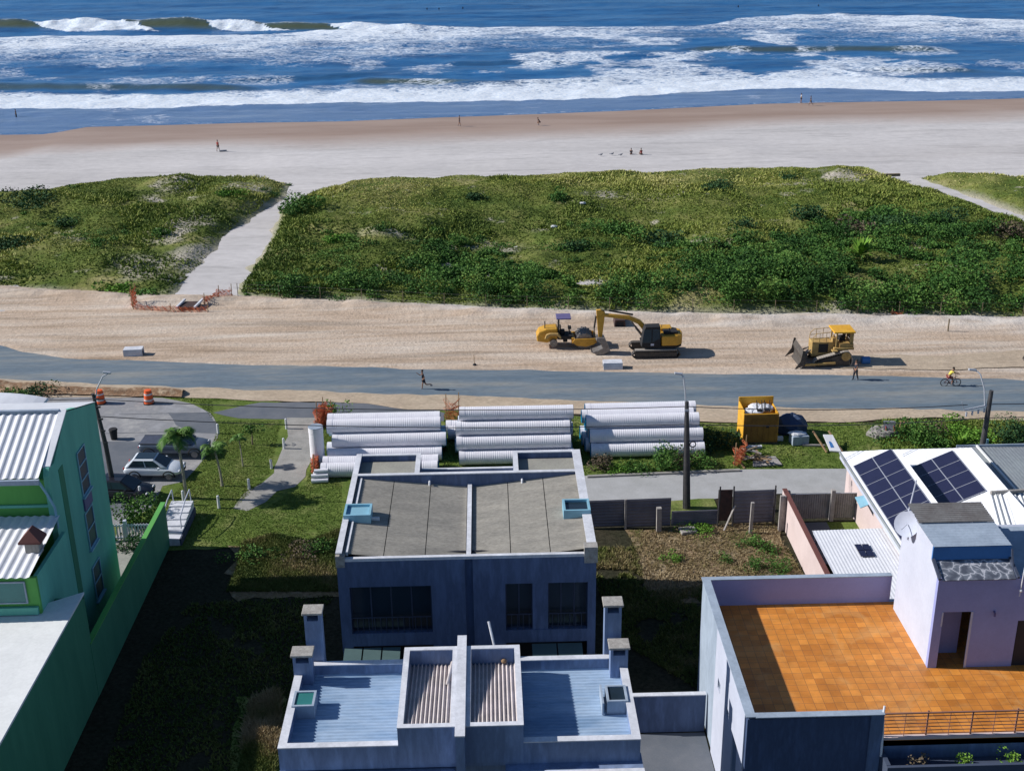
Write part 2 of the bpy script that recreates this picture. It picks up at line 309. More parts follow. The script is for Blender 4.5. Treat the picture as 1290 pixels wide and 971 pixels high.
# ------------------------------------------------------------------ mesh builder
OFF = {}
def T(o, label=None, cat=None, group=None, kind=None):
    if label: o['label'] = label
    if cat: o['category'] = cat
    if group: o['group'] = group
    if kind: o['kind'] = kind
    return o
def thing(name, label, cat, loc=(0, 0, 0), rz=0, group=None):
    o = bpy.data.objects.new(name, None); COL.objects.link(o)
    o.empty_display_size = .2
    o.location = loc; o.rotation_euler = (0, 0, rz); OFF[o] = Matrix.Translation(loc) @ Matrix.Rotation(rz, 4, 'Z')
    return T(o, label, cat, group)
class MB:
    def __init__(s): s.v = []; s.f = []; s.cuts = []
    def add(s, vs_, fs):
        k = len(s.v); s.cuts.append((k, len(s.f))); s.v += [tuple(p) for p in vs_]; s.f += [tuple(i + k for i in f) for f in fs]; return s
    def box(s, x0, x1, y0, y1, z0, z1):
        return s.add([(x0, y0, z0), (x1, y0, z0), (x1, y1, z0), (x0, y1, z0), (x0, y0, z1), (x1, y0, z1), (x1, y1, z1), (x0, y1, z1)],
                     [(0, 3, 2, 1), (4, 5, 6, 7), (0, 1, 5, 4), (1, 2, 6, 5), (2, 3, 7, 6), (3, 0, 4, 7)])
    def obox(s, c, size, rot=(0, 0, 0)):
        m = Euler(rot).to_matrix(); c = Vector(c); h = [q / 2 for q in size]
        vv = [c + m @ Vector((sx * h[0], sy * h[1], sz * h[2])) for sz in (-1, 1) for sx, sy in ((-1, -1), (1, -1), (1, 1), (-1, 1))]
        return s.add(vv, [(0, 3, 2, 1), (4, 5, 6, 7), (0, 1, 5, 4), (1, 2, 6, 5), (2, 3, 7, 6), (3, 0, 4, 7)])
    def beam(s, a, b, w_, h_=None):
        a, b = Vector(a), Vector(b); h_ = h_ or w_; d = b - a
        q = d.to_track_quat('X', 'Z').to_matrix(); c = (a + b) / 2; L = d.length / 2
        vv = [c + q @ Vector((sx * L, sy * w_ / 2, sz * h_ / 2)) for sz in (-1, 1) for sx, sy in ((-1, -1), (1, -1), (1, 1), (-1, 1))]
        return s.add(vv, [(0, 3, 2, 1), (4, 5, 6, 7), (0, 1, 5, 4), (1, 2, 6, 5), (2, 3, 7, 6), (3, 0, 4, 7)])
    def prism(s, pts, z0, z1):
        n = len(pts); return s.add([(x, y, z0) for x, y in pts] + [(x, y, z1) for x, y in pts],
            [tuple(range(n - 1, -1, -1)), tuple(range(n, 2 * n))] + [(i, (i + 1) % n, n + (i + 1) % n, n + i) for i in range(n)])
    def side(s, pts, y0, y1):              # profile in x,z extruded along y
        n = len(pts); return s.add([(x, y0, z) for x, z in pts] + [(x, y1, z) for x, z in pts],
            [tuple(range(n)), tuple(range(2 * n - 1, n - 1, -1))] + [(n + i, n + (i + 1) % n, (i + 1) % n, i) for i in range(n)])
    def sidex(s, pts, x0, x1):             # profile in y,z extruded along x
        n = len(pts); return s.add([(x0, y, z) for y, z in pts] + [(x1, y, z) for y, z in pts],
            [tuple(range(n)), tuple(range(2 * n - 1, n - 1, -1))] + [(n + i, n + (i + 1) % n, (i + 1) % n, i) for i in range(n)])
    def slab(s, q, t):                     # polygon with a thickness downwards
        n = len(q); q = [Vector(p) for p in q]
        return s.add(q + [p - Vector((0, 0, t)) for p in q], [tuple(range(n)), tuple(range(2 * n - 1, n - 1, -1))] + [(i, n + i, n + (i + 1) % n, (i + 1) % n) for i in range(n)])
    def tube(s, pts, r, n=8, caps=True):
        pts = [Vector(p) for p in pts]; k = len(pts)
        rs = r if hasattr(r, '__len__') else [r] * k
        base = len(s.v); up = None
        for i, p in enumerate(pts):
            d = (pts[min(i + 1, k - 1)] - pts[max(i - 1, 0)]).normalized()
            if up is None:
                up = Vector((0, 0, 1)) if abs(d.z) < .9 else Vector((1, 0, 0))
            a = d.cross(up).normalized(); b = a.cross(d).normalized(); up = b
            for j in range(n):
                t = 2 * math.pi * j / n; s.v.append(tuple(p + (a * math.cos(t) + b * math.sin(t)) * rs[i]))
        for i in range(k - 1):
            for j in range(n):
                s.f.append((base + i * n + j, base + i * n + (j + 1) % n, base + (i + 1) * n + (j + 1) % n, base + (i + 1) * n + j))
        if caps: s.f.append(tuple(base + j for j in range(n))); s.f.append(tuple(base + (k - 1) * n + j for j in range(n - 1, -1, -1)))
        return s
    def ball(s, c, r, nu=12, nv=8, sq=(1, 1, 1), jit=0, seed=0):
        rr = random.Random(seed); vv = []; ff = []
        for i in range(nv + 1):
            th = math.pi * i / nv
            for j in range(nu):
                ph = 2 * math.pi * j / nu; q = 1 + rr.uniform(-jit, jit)
                vv.append((c[0] + r * sq[0] * math.sin(th) * math.cos(ph) * q, c[1] + r * sq[1] * math.sin(th) * math.sin(ph) * q, c[2] + r * sq[2] * math.cos(th) * q))
        for i in range(nv):
            for j in range(nu): ff.append((i * nu + j, (i + 1) * nu + j, (i + 1) * nu + (j + 1) % nu, i * nu + (j + 1) % nu))
        return s.add(vv, ff)
    def corr(s, a, b, c, d, n, amp, seg=6, thick=.0):   # corrugated sheet a-b (across ribs) c-d opposite; ribs run from a to d
        a, b, c, d = map(Vector, (a, b, c, d)); nn = n * seg; base = len(s.v)
        nrm = (b - a).cross(d - a).normalized()
        if nrm.z < 0: nrm = -nrm
        for i in range(nn + 1):
            t = i / nn; h = amp * math.cos(2 * math.pi * t * n) * .5
            s.v.append(tuple(a.lerp(b, t) + nrm * h)); s.v.append(tuple(d.lerp(c, t) + nrm * h))
        for i in range(nn): s.f.append((base + 2 * i, base + 2 * i + 2, base + 2 * i + 3, base + 2 * i + 1))
        return s
    def build(s, name, mat, parent=None, smooth=False, bevel=0, world=True, label=None, cat=None, group=None, kind=None, sub=0):
        me = bpy.data.meshes.new(name); vv = s.v; o = bpy.data.objects.new(name, me)
        if parent is not None:
            if world:
                mi = OFF[parent].inverted(); vv = [tuple(mi @ Vector(p)) for p in vv]
            OFF[o] = OFF[parent]
        elif kind != 'structure' and len(vv):
            A = np.array(vv); c = ((A[:, 0].min() + A[:, 0].max()) / 2, (A[:, 1].min() + A[:, 1].max()) / 2, A[:, 2].min())
            vv = [tuple(q) for q in (A - np.array(c))]; o.location = c; OFF[o] = Matrix.Translation(c)
        me.from_pydata(vv, [], s.f); me.validate()
        mats = mat if isinstance(mat, (list, tuple)) else [mat]
        for m_ in mats: me.materials.append(MT[m_] if isinstance(m_, str) else m_)
        if smooth: me.polygons.foreach_set('use_smooth', [True] * len(me.polygons))
        COL.objects.link(o); o.parent = parent
        if bevel:
            bm_ = o.modifiers.new('Bevel', 'BEVEL'); bm_.width = bevel; bm_.segments = 2; bm_.limit_method = 'ANGLE'; bm_.angle_limit = R(40)
        if sub:
            sm = o.modifiers.new('Sub', 'SUBSURF'); sm.levels = sub; sm.render_levels = sub
        return T(o, label, cat, group, kind)
def each(m, name, mat, parent, **k):
    cuts = m.cuts + [(len(m.v), len(m.f))]; v0 = f0 = 0
    for v1, f1 in cuts[1:]:
        q = MB(); q.v = m.v[v0:v1]; q.f = [tuple(i - v0 for i in f) for f in m.f[f0:f1]]
        if q.v: q.build(name, mat, parent, **k)
        v0, f0 = v1, f1
def dup(root, loc, rz=0, label=None):
    c = root.copy(); COL.objects.link(c); c.location = loc; c.rotation_euler = (0, 0, rz)
    OFF[c] = Matrix.Translation(loc) @ Matrix.Rotation(rz, 4, 'Z')
    if label: c['label'] = label
    def rec(a, b):
        for ch in [q for q in bpy.data.objects if q.parent == a]:
            d = ch.copy(); COL.objects.link(d); d.parent = b; OFF[d] = OFF[c]; rec(ch, d)
    rec(root, c); return c

# ------------------------------------------------------------------ numpy helpers
def vn(x, y, sc, seed=0):
    x = np.asarray(x, float) / sc + 1000.3 + seed * 17.7; y = np.asarray(y, float) / sc + 1000.7 + seed * 31.1
    xi = np.floor(x).astype(np.int64); yi = np.floor(y).astype(np.int64); fx = x - xi; fy = y - yi
    fx = fx * fx * (3 - 2 * fx); fy = fy * fy * (3 - 2 * fy)
    def h(a, b):
        q = (a * 374761393 + b * 668265263 + seed * 974634777) & 0xffffffff
        q = ((q ^ (q >> 13)) * 1274126177) & 0xffffffff
        return ((q ^ (q >> 16)) & 0xffff) / 65535.0
    return (h(xi, yi) * (1 - fx) + h(xi + 1, yi) * fx) * (1 - fy) + (h(xi, yi + 1) * (1 - fx) + h(xi + 1, yi + 1) * fx) * fy
def fbm(x, y, sc, seed=0, o=4):
    r = 0; a = 1; t = 0
    for i in range(o): r = r + a * vn(x, y, sc / 2 ** i, seed + i); t += a; a *= .5
    return r / t
def inpoly(x, y, poly):
    c = np.zeros(np.shape(x), bool); n = len(poly)
    for i in range(n):
        x0, y0 = poly[i]; x1, y1 = poly[(i + 1) % n]
        if y0 == y1: continue
        k = ((y0 > y) != (y1 > y)) & (x < (x1 - x0) * (y - y0) / (y1 - y0) + x0); c ^= k
    return c
def sdist(x, y, poly):
    d = np.full(np.shape(x), 1e9); n = len(poly)
    for i in range(n):
        ax, ay = poly[i]; bx, by = poly[(i + 1) % n]; L = (bx - ax) ** 2 + (by - ay) ** 2 + 1e-9
        t = np.clip(((x - ax) * (bx - ax) + (y - ay) * (by - ay)) / L, 0, 1)
        d = np.minimum(d, np.hypot(x - ax - t * (bx - ax), y - ay - t * (by - ay)))
    return np.where(inpoly(x, y, poly), d, -d)
def ground_pts(pts, z=0): return [tuple(P(a, b, z)[:2]) for a, b in pts]
def np_mesh(name, V, Fq, mat, attrs=None, smooth=True, parent=None):
    me = bpy.data.meshes.new(name); nv = len(V); nf = len(Fq); k = Fq.shape[1]
    me.vertices.add(nv); me.vertices.foreach_set('co', V.astype(np.float32).ravel())
    me.loops.add(nf * k); me.loops.foreach_set('vertex_index', Fq.astype(np.int32).ravel())
    me.polygons.add(nf); me.polygons.foreach_set('loop_start', np.arange(0, nf * k, k, dtype=np.int32))
    me.update(calc_edges=True)
    if smooth: me.polygons.foreach_set('use_smooth', np.ones(nf, bool))
    me.materials.append(MT[mat])
    for kx, a in (attrs or {}).items():
        at = me.attributes.new(kx, 'FLOAT', 'POINT'); at.data.foreach_set('value', a.astype(np.float32))
    o = bpy.data.objects.new(name, me); COL.objects.link(o); o.parent = parent; return o
def grid(xs, ys):
    X, Y = np.meshgrid(xs, ys); nx, ny = len(xs), len(ys)
    i = np.arange(nx * ny).reshape(ny, nx)
    Fq = np.stack([i[:-1, :-1], i[:-1, 1:], i[1:, 1:], i[1:, :-1]], -1).reshape(-1, 4)
    return X.ravel(), Y.ravel(), Fq
def sheet(name, pts, z, mat, jit=0.0, step=1.0, world=False, seed=1):
    W_ = pts if world else ground_pts(pts, z)
    out = []; rr = random.Random(seed)
    for i in range(len(W_)):
        a, b = Vector(W_[i]), Vector(W_[(i + 1) % len(W_)]); k = max(1, int((b - a).length / step)) if jit else 1
        k = min(k, 300)
        for j in range(k):
            q = a.lerp(b, j / k); out.append((q.x + rr.uniform(-jit, jit), q.y + rr.uniform(-jit, jit), z))
    tris = tessellate_polygon([[Vector(p) for p in out]])
    m = MB(); m.v = out
    for t in tris:
        a, b, c = [Vector(out[i]) for i in t]
        m.f.append(tuple(t) if (b - a).cross(c - a).z > 0 else tuple(reversed(t)))
    return m.build(name, mat, kind='structure')
def leaf_quads(C, size, up=.35, aspect=.6, rng=RNG):
    n = len(C); a = rng.normal(size=(n, 3)); a /= np.linalg.norm(a, axis=1)[:, None]
    b = rng.normal(size=(n, 3)); b = np.cross(a, b); b /= np.linalg.norm(b, axis=1)[:, None] + 1e-9
    a[:, 2] *= 1 - up; s = (size * rng.uniform(.6, 1.3, n))[:, None]
    a *= s; b *= s * aspect
    return np.stack([C - a * .5, C + b * .5, C + a * .5, C - b * .5], 1)
def leaf_obj(name, Q, tint, mat, parent=None, tri=False):
    k = Q.shape[1]; V = Q.reshape(-1, 3); Fq = np.arange(len(V)).reshape(-1, k)
    o = np_mesh(name, V, Fq, mat, {'tint': np.repeat(tint, k)}, smooth=False, parent=parent)
    return o
def to_base(o, loc):
    me = o.data; n = len(me.vertices); a = np.empty(n * 3, np.float32); me.vertices.foreach_get('co', a)
    a = a.reshape(-1, 3) - np.array(loc, np.float32); me.vertices.foreach_set('co', a.ravel()); me.update(); o.location = loc; return o
def blob_leaves(c, r, h, n, size, rng, lumps=7):
    """leaf quads over a lumpy dome"""
    L = rng.normal(size=(lumps, 3)) * np.array([.42, .42, .2]); L[:, 2] = np.abs(L[:, 2]) + .25; L[0] = (0, 0, .4)
    lr = rng.uniform(.35, .62, lumps)
    k = rng.integers(0, lumps, n); d = rng.normal(size=(n, 3)); d /= np.linalg.norm(d, axis=1)[:, None]
    q = L[k] + d * (lr[k] * rng.uniform(.55, 1.05, n) ** .5)[:, None]
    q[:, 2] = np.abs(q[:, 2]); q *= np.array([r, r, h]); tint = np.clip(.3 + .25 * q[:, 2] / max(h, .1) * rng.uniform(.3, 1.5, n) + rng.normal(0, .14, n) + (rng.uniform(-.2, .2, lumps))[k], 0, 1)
    return leaf_quads(q + np.array(c), size, rng=rng), tint

# ================================================================== SETTING
# --- ground under everything
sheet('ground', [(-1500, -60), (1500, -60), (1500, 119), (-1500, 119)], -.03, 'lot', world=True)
# --- beach with a sloping foreshore
SH = [P(x, y, -.8) for x, y in ((-500, 171), (-150, 172), (0, 170), (60, 169), (110, 160), (200, 158), (300, 155), (430, 153), (560, 148), (700, 143), (800, 139), (880, 135), (960, 131), (1060, 129), (1180, 127), (1290, 124), (1600, 118))]
shx = np.array([p.x for p in SH]); shy = np.array([p.y for p in SH])
def shore(x): return np.interp(x, shx, shy)
xs = np.concatenate([np.arange(-1500, -160, 60), np.arange(-160, 190, 2.0), np.arange(190, 1501, 60)])
ys = np.concatenate([np.arange(106, 280, 1.6), np.arange(280, 420, 10), np.array([500, 900, 3000])])
X, Y, Fq = grid(xs, ys)
def beach_z(X, Y):
    d = shore(X) - Y
    z = np.where(d > 34, 0, -.8 + np.clip(d, 0, 34) / 34 * .8) + np.where(d < 0, d * .035, 0)
    inland = np.clip((d - 22) / 20, 0, 1)
    return np.maximum(z, -12) + inland * (fbm(X, Y, 9, 3) - .5) * .5 * np.clip((Y - 150) / 20, 0, 1) - .06 * (Y < 117)
Z = beach_z(X, Y); D = shore(X) - Y
wet = np.clip((30 - D + (fbm(X, Y, 25, 5) - .5) * 10) / 16, 0, 1)
o = np_mesh('beach_sand', np.stack([X, Y, Z], 1), Fq, 'beach', {'wet': wet}); T(o, kind='structure')
# --- sea with swell, breakers and foam
def curve(pts, z=-.8):
    w_ = [P(a, b, z) for a, b in pts]; return np.array([p.x for p in w_]), np.array([p.y for p in w_])
xs = np.concatenate([np.array([-3000, -1500, -800, -450]), np.arange(-260, 280, .9), np.array([450, 800, 1500, 3000])])
vs_ = np.concatenate([np.arange(-3, 70, .55), np.arange(70, 210, .8), np.arange(210, 330, 2.5), np.array([380, 500, 700, 1100, 1800, 3000, 6000])])
Xg, Vg, Fq = grid(xs, vs_); Yg = shore(Xg) + Vg
def band(curv, X): return np.interp(X, *curv)
b1 = curve([(-200, 46), (0, 46), (60, 45), (170, 44), (270, 45), (340, 44), (420, 38), (470, 33), (560, 36), (640, 33), (700, 34), (800, 35), (880, 32), (930, 24), (1000, 20), (1060, 18), (1180, 20), (1290, 25), (1500, 27)])
b1m = curve([(-200, 72), (0, 72), (200, 72), (430, 66), (560, 60), (640, 56), (760, 58), (900, 44), (1000, 46), (1100, 50), (1200, 46), (1290, 44), (1500, 44)])
b1b = curve([(-200, 102), (0, 100), (200, 101), (430, 94), (560, 84), (620, 74), (700, 82), (800, 82), (880, 60), (1000, 60), (1100, 66), (1290, 66), (1500, 66)])
b2 = curve([(-200, 113), (0, 115), (120, 117), (200, 121), (300, 115), (430, 112), (560, 110), (640, 107), (760, 104), (860, 96), (960, 94), (1040, 84), (1090, 92), (1150, 99), (1290, 98), (1500, 98)])
b2b = curve([(-200, 138), (0, 137), (200, 136), (430, 129), (560, 128), (700, 126), (800, 122), (860, 117), (930, 113), (1000, 111), (1080, 112), (1180, 116), (1290, 115), (1500, 113)])
y1, y1m, y1b, y2, y2b = (band(c, Xg) for c in (b1, b1m, b1b, b2, b2b))
def ss(a, b, x): t = np.clip((x - a) / (b - a + 1e-9), 0, 1); return t * t * (3 - 2 * t)
n1 = fbm(Xg, Yg * 1.0, 16, 11); n2 = fbm(Xg, Yg, 5, 12)
d1 = ss(y1 + 1.5, y1 - 2, Yg) * (1 - .40 * ss(y1 - 4, y1m, Yg)) * ss(y1b - 3, y1m, Yg)
d1 = np.where(Yg > y1m, d1, np.minimum(d1, .74 * ss(y1b - 16, y1m + 2, Yg)))
d2 = ss(y2 + 4, y2 - 4, Yg) * ss(y2b - .7, y2b + .4, Yg)
d2 = d2 * (.62 + .5 * ss(y2, y2b + 3, Yg))
# scattered foam streaks between the two lines and thin lace on the wash
sp = (.40 + .16 * ss(P(430, 80).x, P(760, 80).x, Xg) * ss(P(1200, 60).x, P(1000, 60).x, Xg)) * ss(.42, .62, n1) * ss(y2b, y2b + 6, Yg) * ss(y1 + 2, y1 - 6, Yg)
la = .33 * ss(.55, .8, fbm(Xg, Yg, 9, 21)) * (Yg < y2b)
edge = .5 * np.exp(-((Vg - 1.0 - 2 * (fbm(Xg, Yg * 0, 7, 9) - .5)) / .5) ** 2)
n3 = fbm(Xg * .5, Yg, 3.2, 51)
d1 = d1 * np.where((Yg < y1 - 6) | (Xg > P(450, 40).x), .86, 1.0)
foam = np.clip(np.maximum.reduce([d1 * (.22 + .6 * n1 + .5 * n3) * (1 - .22 * ss(P(560, 40).x, P(700, 40).x, Xg) * ss(P(1180, 30).x, P(1000, 30).x, Xg)), d2 * (.50 + .5 * n2 + .3 * n3), sp, la, edge * .8]), 0, 1.15)
# the main breaker: a steep olive face where it has not broken, white water where it has
brk = curve([(-200, 32), (0, 32), (420, 33), (520, 34), (700, 32)])
yb = band(brk, Xg); pxl = np.interp(Xg + (Yg - yb + 6) * 1.4 + (n1 - .5) * 16 + (n2 - .5) * 8, band(brk, 0) * 0 + 0 if False else np.array([P(a, 32, -.8).x for a in (-200, 0, 55, 60, 165, 172, 266, 272, 332, 338, 414, 425, 500, 640)]), np.array([0, 1, 1, 0, 0, 1, 1, 0, 0, 1, 1, 0, 0, 0]))
inx = ss(P(640, 32).x, P(430, 32).x, Xg)
dd = Yg - (yb - 6)
hgt = 2.5 * np.exp(-np.where(dd > 0, dd / 6, dd / 2.6) ** 2) * inx * (.45 + 1.0 * fbm(Xg, Xg * 0, 16, 31))
lip = (np.abs(dd + 1) < 7) * inx
pxl = np.clip(pxl + (fbm(Xg, Yg, 7, 61) - .5) * .9, 0, 1)
olive = ss(.4, .75, pxl) * inx * np.exp(-((dd + 2.4) / 3.4) ** 2)
wht = (1 - ss(.3, .7, pxl)) * inx * ss(-13, -5, dd + (n2 - .5) * 12 + (n1 - .5) * 8) * ss(3, -1, dd + (n2 - .5) * 3)
calm = inx * ss(-1, 3, dd)
foam = np.maximum(foam * (1 - calm), wht * 1.1); foam = foam * (1 - np.clip(olive * 1.2, 0, 1)) + .8 * olive * np.exp(-((dd - .2 - (n2 - .5)) / .9) ** 2)
hgt = hgt * (1 - .35 * wht) + wht * (n2 - .4) * 1.8
swell = .35 * np.sin((Vg + 6 * np.sin(Xg / 60)) / 4.6 + 2 * fbm(Xg, Yg, 40, 3)) * ss(25, 60, Vg)
# low unbroken ridges in the trough
for (pts, hh_, ol) in (([(-100, 110), (60, 110), (200, 110), (330, 113)], .9, .8), ([(440, 102), (540, 104), (600, 105)], .9, 1.0), ([(560, 108), (640, 107), (700, 104), (800, 101)], .7, .3), ([(860, 64), (960, 64), (1100, 63), (1200, 64)], .9, .9), ([(1080, 87), (1200, 89), (1250, 90)], .8, .6), ([(560, 80), (640, 78), (740, 82)], .8, .3), ([(280, 102), (400, 98), (480, 94)], .6, .3)):
    c_ = curve(pts); yy = np.interp(Xg, *c_); q = ss(c_[0][0] - 3, c_[0][0] + 6, Xg) * ss(c_[0][-1] + 3, c_[0][-1] - 8, Xg)
    dq = Yg - yy; hgt = hgt + hh_ * q * np.exp(-np.where(dq > 0, dq / 4, dq / 1.8) ** 2)
    olive = np.maximum(olive, ol * q * np.exp(-((dq + 1.6) / 1.9) ** 2) * .9)
hgt = hgt + .45 * d2 * np.exp(-((Yg - y2) / 5) ** 2) + np.clip(foam, 0, 1) * (n2 - .45) * .35 * (Vg > 8)
tail = ss(0, 14, Vg)
Zs = -.8 + (hgt + swell * .8 + (n2 - .5) * .45 + (fbm(Xg * .4, Yg, 9, 71) - .5) * .8 * ss(20, 50, Vg)) * tail
shallow = np.where(Yg < y2b, 1.0, 0) * ss(-1, 3, Vg) * .9 + ss(60, 15, Vg) * .1
o = np_mesh('sea', np.stack([Xg, Yg, Zs], 1), Fq, 'sea', {'foam': foam, 'olive': np.clip(olive, 0, 1) * ss(6, 20, Vg), 'shallow': np.clip(shallow, 0, 1)}); T(o, kind='structure')

# --- dunes
DUNES = {
 'left': [(-260, 238), (0, 244), (60, 241), (110, 232), (180, 227), (250, 226), (330, 224), (366, 232), (358, 246), (328, 268), (292, 292), (272, 312), (258, 334), (240, 352), (214, 375), (120, 371), (0, 363), (-260, 352)],
 'middle': [(298, 372), (305, 352), (328, 322), (346, 292), (352, 268), (392, 244), (440, 231), (500, 226), (640, 223), (760, 219), (860, 217), (980, 214), (1095, 212), (1120, 226), (1160, 238), (1210, 252), (1300, 286), (1560, 385), (1560, 412), (1290, 401), (1150, 395), (1000, 397), (900, 396), (750, 393), (600, 388), (520, 385), (430, 379), (350, 377)],
 'right': [(1152, 225), (1190, 221), (1290, 227), (1560, 236), (1560, 370), (1320, 283), (1240, 252), (1190, 238)]}
DP = {k: ground_pts(v) for k, v in DUNES.items()}
def dune_z(x, y, poly):
    s_ = sdist(x, y, poly); n = fbm(x, y, 4, 41)
    sd = s_ + (n - .5) * 3.0
    return np.clip(sd * .35, -.45, .9) * .75 + (np.clip(s_, 0, 6) / 6) * ((fbm(x, y, 22, 42) - .35) * 3.2 + (fbm(x, y, 8, 43) - .5) * 2.0 + (n - .5) * .9), s_
def tufts(name, X, Y, Z, h, wd, tint, mat, rng=RNG):
    n = len(X); B = np.stack([X, Y, Z], 1); out = []
    for k in range(3):
        a = rng.uniform(0, 2 * np.pi, n); u = np.stack([np.cos(a), np.sin(a), 0 * a], 1) * (wd * rng.uniform(.5, 1.2, n))[:, None]
        tip = B + np.stack([rng.normal(0, .5, n), rng.normal(0, .5, n), rng.uniform(.5, 1.1, n)], 1) * (h if np.isscalar(h) else h[:, None])
        out.append(np.stack([B - u * .5, B + u * .5, tip], 1))
    return leaf_obj(name, np.concatenate(out), np.clip(np.tile(tint, 3) + rng.normal(0, .08, 3 * n), 0, 1), mat)
for k, poly in DP.items():
    A = np.array(poly); x0, x1, y0, y1_ = A[:, 0].min() - 3, min(A[:, 0].max() + 3, 150), A[:, 1].min() - 3, A[:, 1].max() + 3; x0 = max(x0, -140)
    X, Y, Fq = grid(np.arange(x0, x1, .55), np.arange(y0, y1_, .55)); Z, s_ = dune_z(X, Y, poly)
    keep = (Z > -.25); fk = keep[Fq].any(1); bare = np.clip((1.2 - s_) * .5, 0, 1)
    if k == 'left':
        for (a, b, r_) in ((262, 322, 4), (300, 290, 4), (335, 258, 3), (232, 358, 4), (235, 300, 7), (225, 245, 4), (180, 345, 5), (310, 247, 5), (195, 262, 3), (255, 330, 6)):
            c = P(a, b); bare = np.maximum(bare, .9 * ss(r_, r_ * .3, np.hypot(X - c.x, (Y - c.y) * .8)) * ss(.38, .55, fbm(X, Y, 3, 5)))
    if k == 'middle':
        for (a, b, r_) in ((1060, 232, 4), (1000, 240, 2), (735, 266, 2), (700, 294, 2), (640, 322, 2.5), (770, 252, 3), (845, 253, 2.5), (500, 308, 3), (610, 312, 3)):
            c = P(a, b); bare = np.maximum(bare, .8 * ss(r_, r_ * .3, np.hypot((X - c.x) * .5, Y - c.y)) * ss(.4, .6, fbm(X, Y, 2, 5)))
    o = np_mesh('dune_terrain', np.stack([X, Y, Z], 1), Fq[fk], 'dune', {'bare': bare}); T(o, kind='structure')
    nT = {'left': 42000, 'middle': 105000, 'right': 9000}[k]
    px = RNG.uniform(x0, x1, nT * 2); py = RNG.uniform(y0, y1_, nT * 2); pz, ps = dune_z(px, py, poly)
    q = (ps > .5) & (fbm(px, py, 6, 77) + RNG.uniform(-.22, .22, len(px)) > .34) ; px, py, pz = px[q][:nT], py[q][:nT], pz[q][:nT]
    yel = np.clip((py - 138) / 40, 0, 1) * .36
    tint = np.clip(.02 + 1.25 * (fbm(px, py, 15, 78) - .3) + .25 * (fbm(px, py, 3, 79) - .5) + yel + RNG.normal(0, .12, len(px)) - (k == 'middle') * .05, 0, 1)
    o = tufts('dune_grass', px, py, pz, RNG.uniform(.08, .26, len(px)) * (.6 + 1.6 * ss(.5, .7, fbm(px, py, 9, 99))), .26, tint, 'tuft'); T(o, {'left': 'olive dune grass on the left dune between the beach and the sandy footpath', 'middle': 'dark and yellow green grass over the wide middle dune', 'right': 'short green grass on the small far right dune'}[k], 'dune grass', kind='stuff')

# --- thick shrubbery along the foot of the middle dune
thp = ground_pts([(330, 376), (345, 350), (420, 340), (470, 322), (540, 305), (600, 308), (640, 330), (700, 345), (760, 330), (820, 305), (880, 318), (960, 318), (1030, 290), (1110, 280), (1200, 300), (1300, 300), (1500, 375), (1500, 408), (1290, 398), (1000, 393), (750, 389), (600, 384), (450, 377)])
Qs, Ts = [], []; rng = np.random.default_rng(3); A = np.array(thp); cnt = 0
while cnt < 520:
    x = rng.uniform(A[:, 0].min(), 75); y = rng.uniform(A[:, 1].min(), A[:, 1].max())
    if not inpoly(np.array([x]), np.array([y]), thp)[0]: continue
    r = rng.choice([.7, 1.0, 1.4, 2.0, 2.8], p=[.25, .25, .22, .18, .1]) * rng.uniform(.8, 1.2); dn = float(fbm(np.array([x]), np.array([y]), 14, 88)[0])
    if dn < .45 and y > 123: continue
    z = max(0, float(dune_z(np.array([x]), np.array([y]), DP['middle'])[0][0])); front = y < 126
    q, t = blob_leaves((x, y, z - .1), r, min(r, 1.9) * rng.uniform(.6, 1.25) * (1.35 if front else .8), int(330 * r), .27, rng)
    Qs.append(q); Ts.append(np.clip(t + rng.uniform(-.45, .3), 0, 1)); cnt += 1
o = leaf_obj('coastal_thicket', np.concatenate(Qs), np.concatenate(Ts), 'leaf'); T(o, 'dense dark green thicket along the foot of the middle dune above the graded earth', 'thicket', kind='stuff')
# --- low creeping scrub scattered over the open dunes
for kk, nb, lb in (('middle', 120, 'low dark creeping scrub scattered through the middle dune grass'), ('left', 40, 'low creeping scrub scattered through the left dune grass')):
    Qs, Ts = [], []; rng = np.random.default_rng(17); A = np.array(DP[kk]); cnt = 0
    while cnt < nb:
        x = rng.uniform(max(A[:, 0].min(), -80), min(A[:, 0].max(), 95)); y = rng.uniform(A[:, 1].min(), A[:, 1].max())
        if not inpoly(np.array([x]), np.array([y]), DP[kk])[0] or fbm(np.array([x]), np.array([y]), 12, 19)[0] < .52 or (kk == 'middle' and y > 150 + 14 * (x > 30)): continue
        r = rng.choice([.5, .9, 1.5, 2.4], p=[.35, .3, .25, .1]); z = float(dune_z(np.array([x]), np.array([y]), DP[kk])[0][0])
        q, t = blob_leaves((x, y, z - .08), r, .25 + .3 * r * rng.uniform(.4, 1), int(230 * r), .22, rng); Qs.append(q); Ts.append(np.clip(t + rng.uniform(-.4, .35), 0, 1)); cnt += 1
    o = leaf_obj('dune_scrub', np.concatenate(Qs), np.concatenate(Ts), 'leaf'); T(o, lb, 'scrub', kind='stuff')
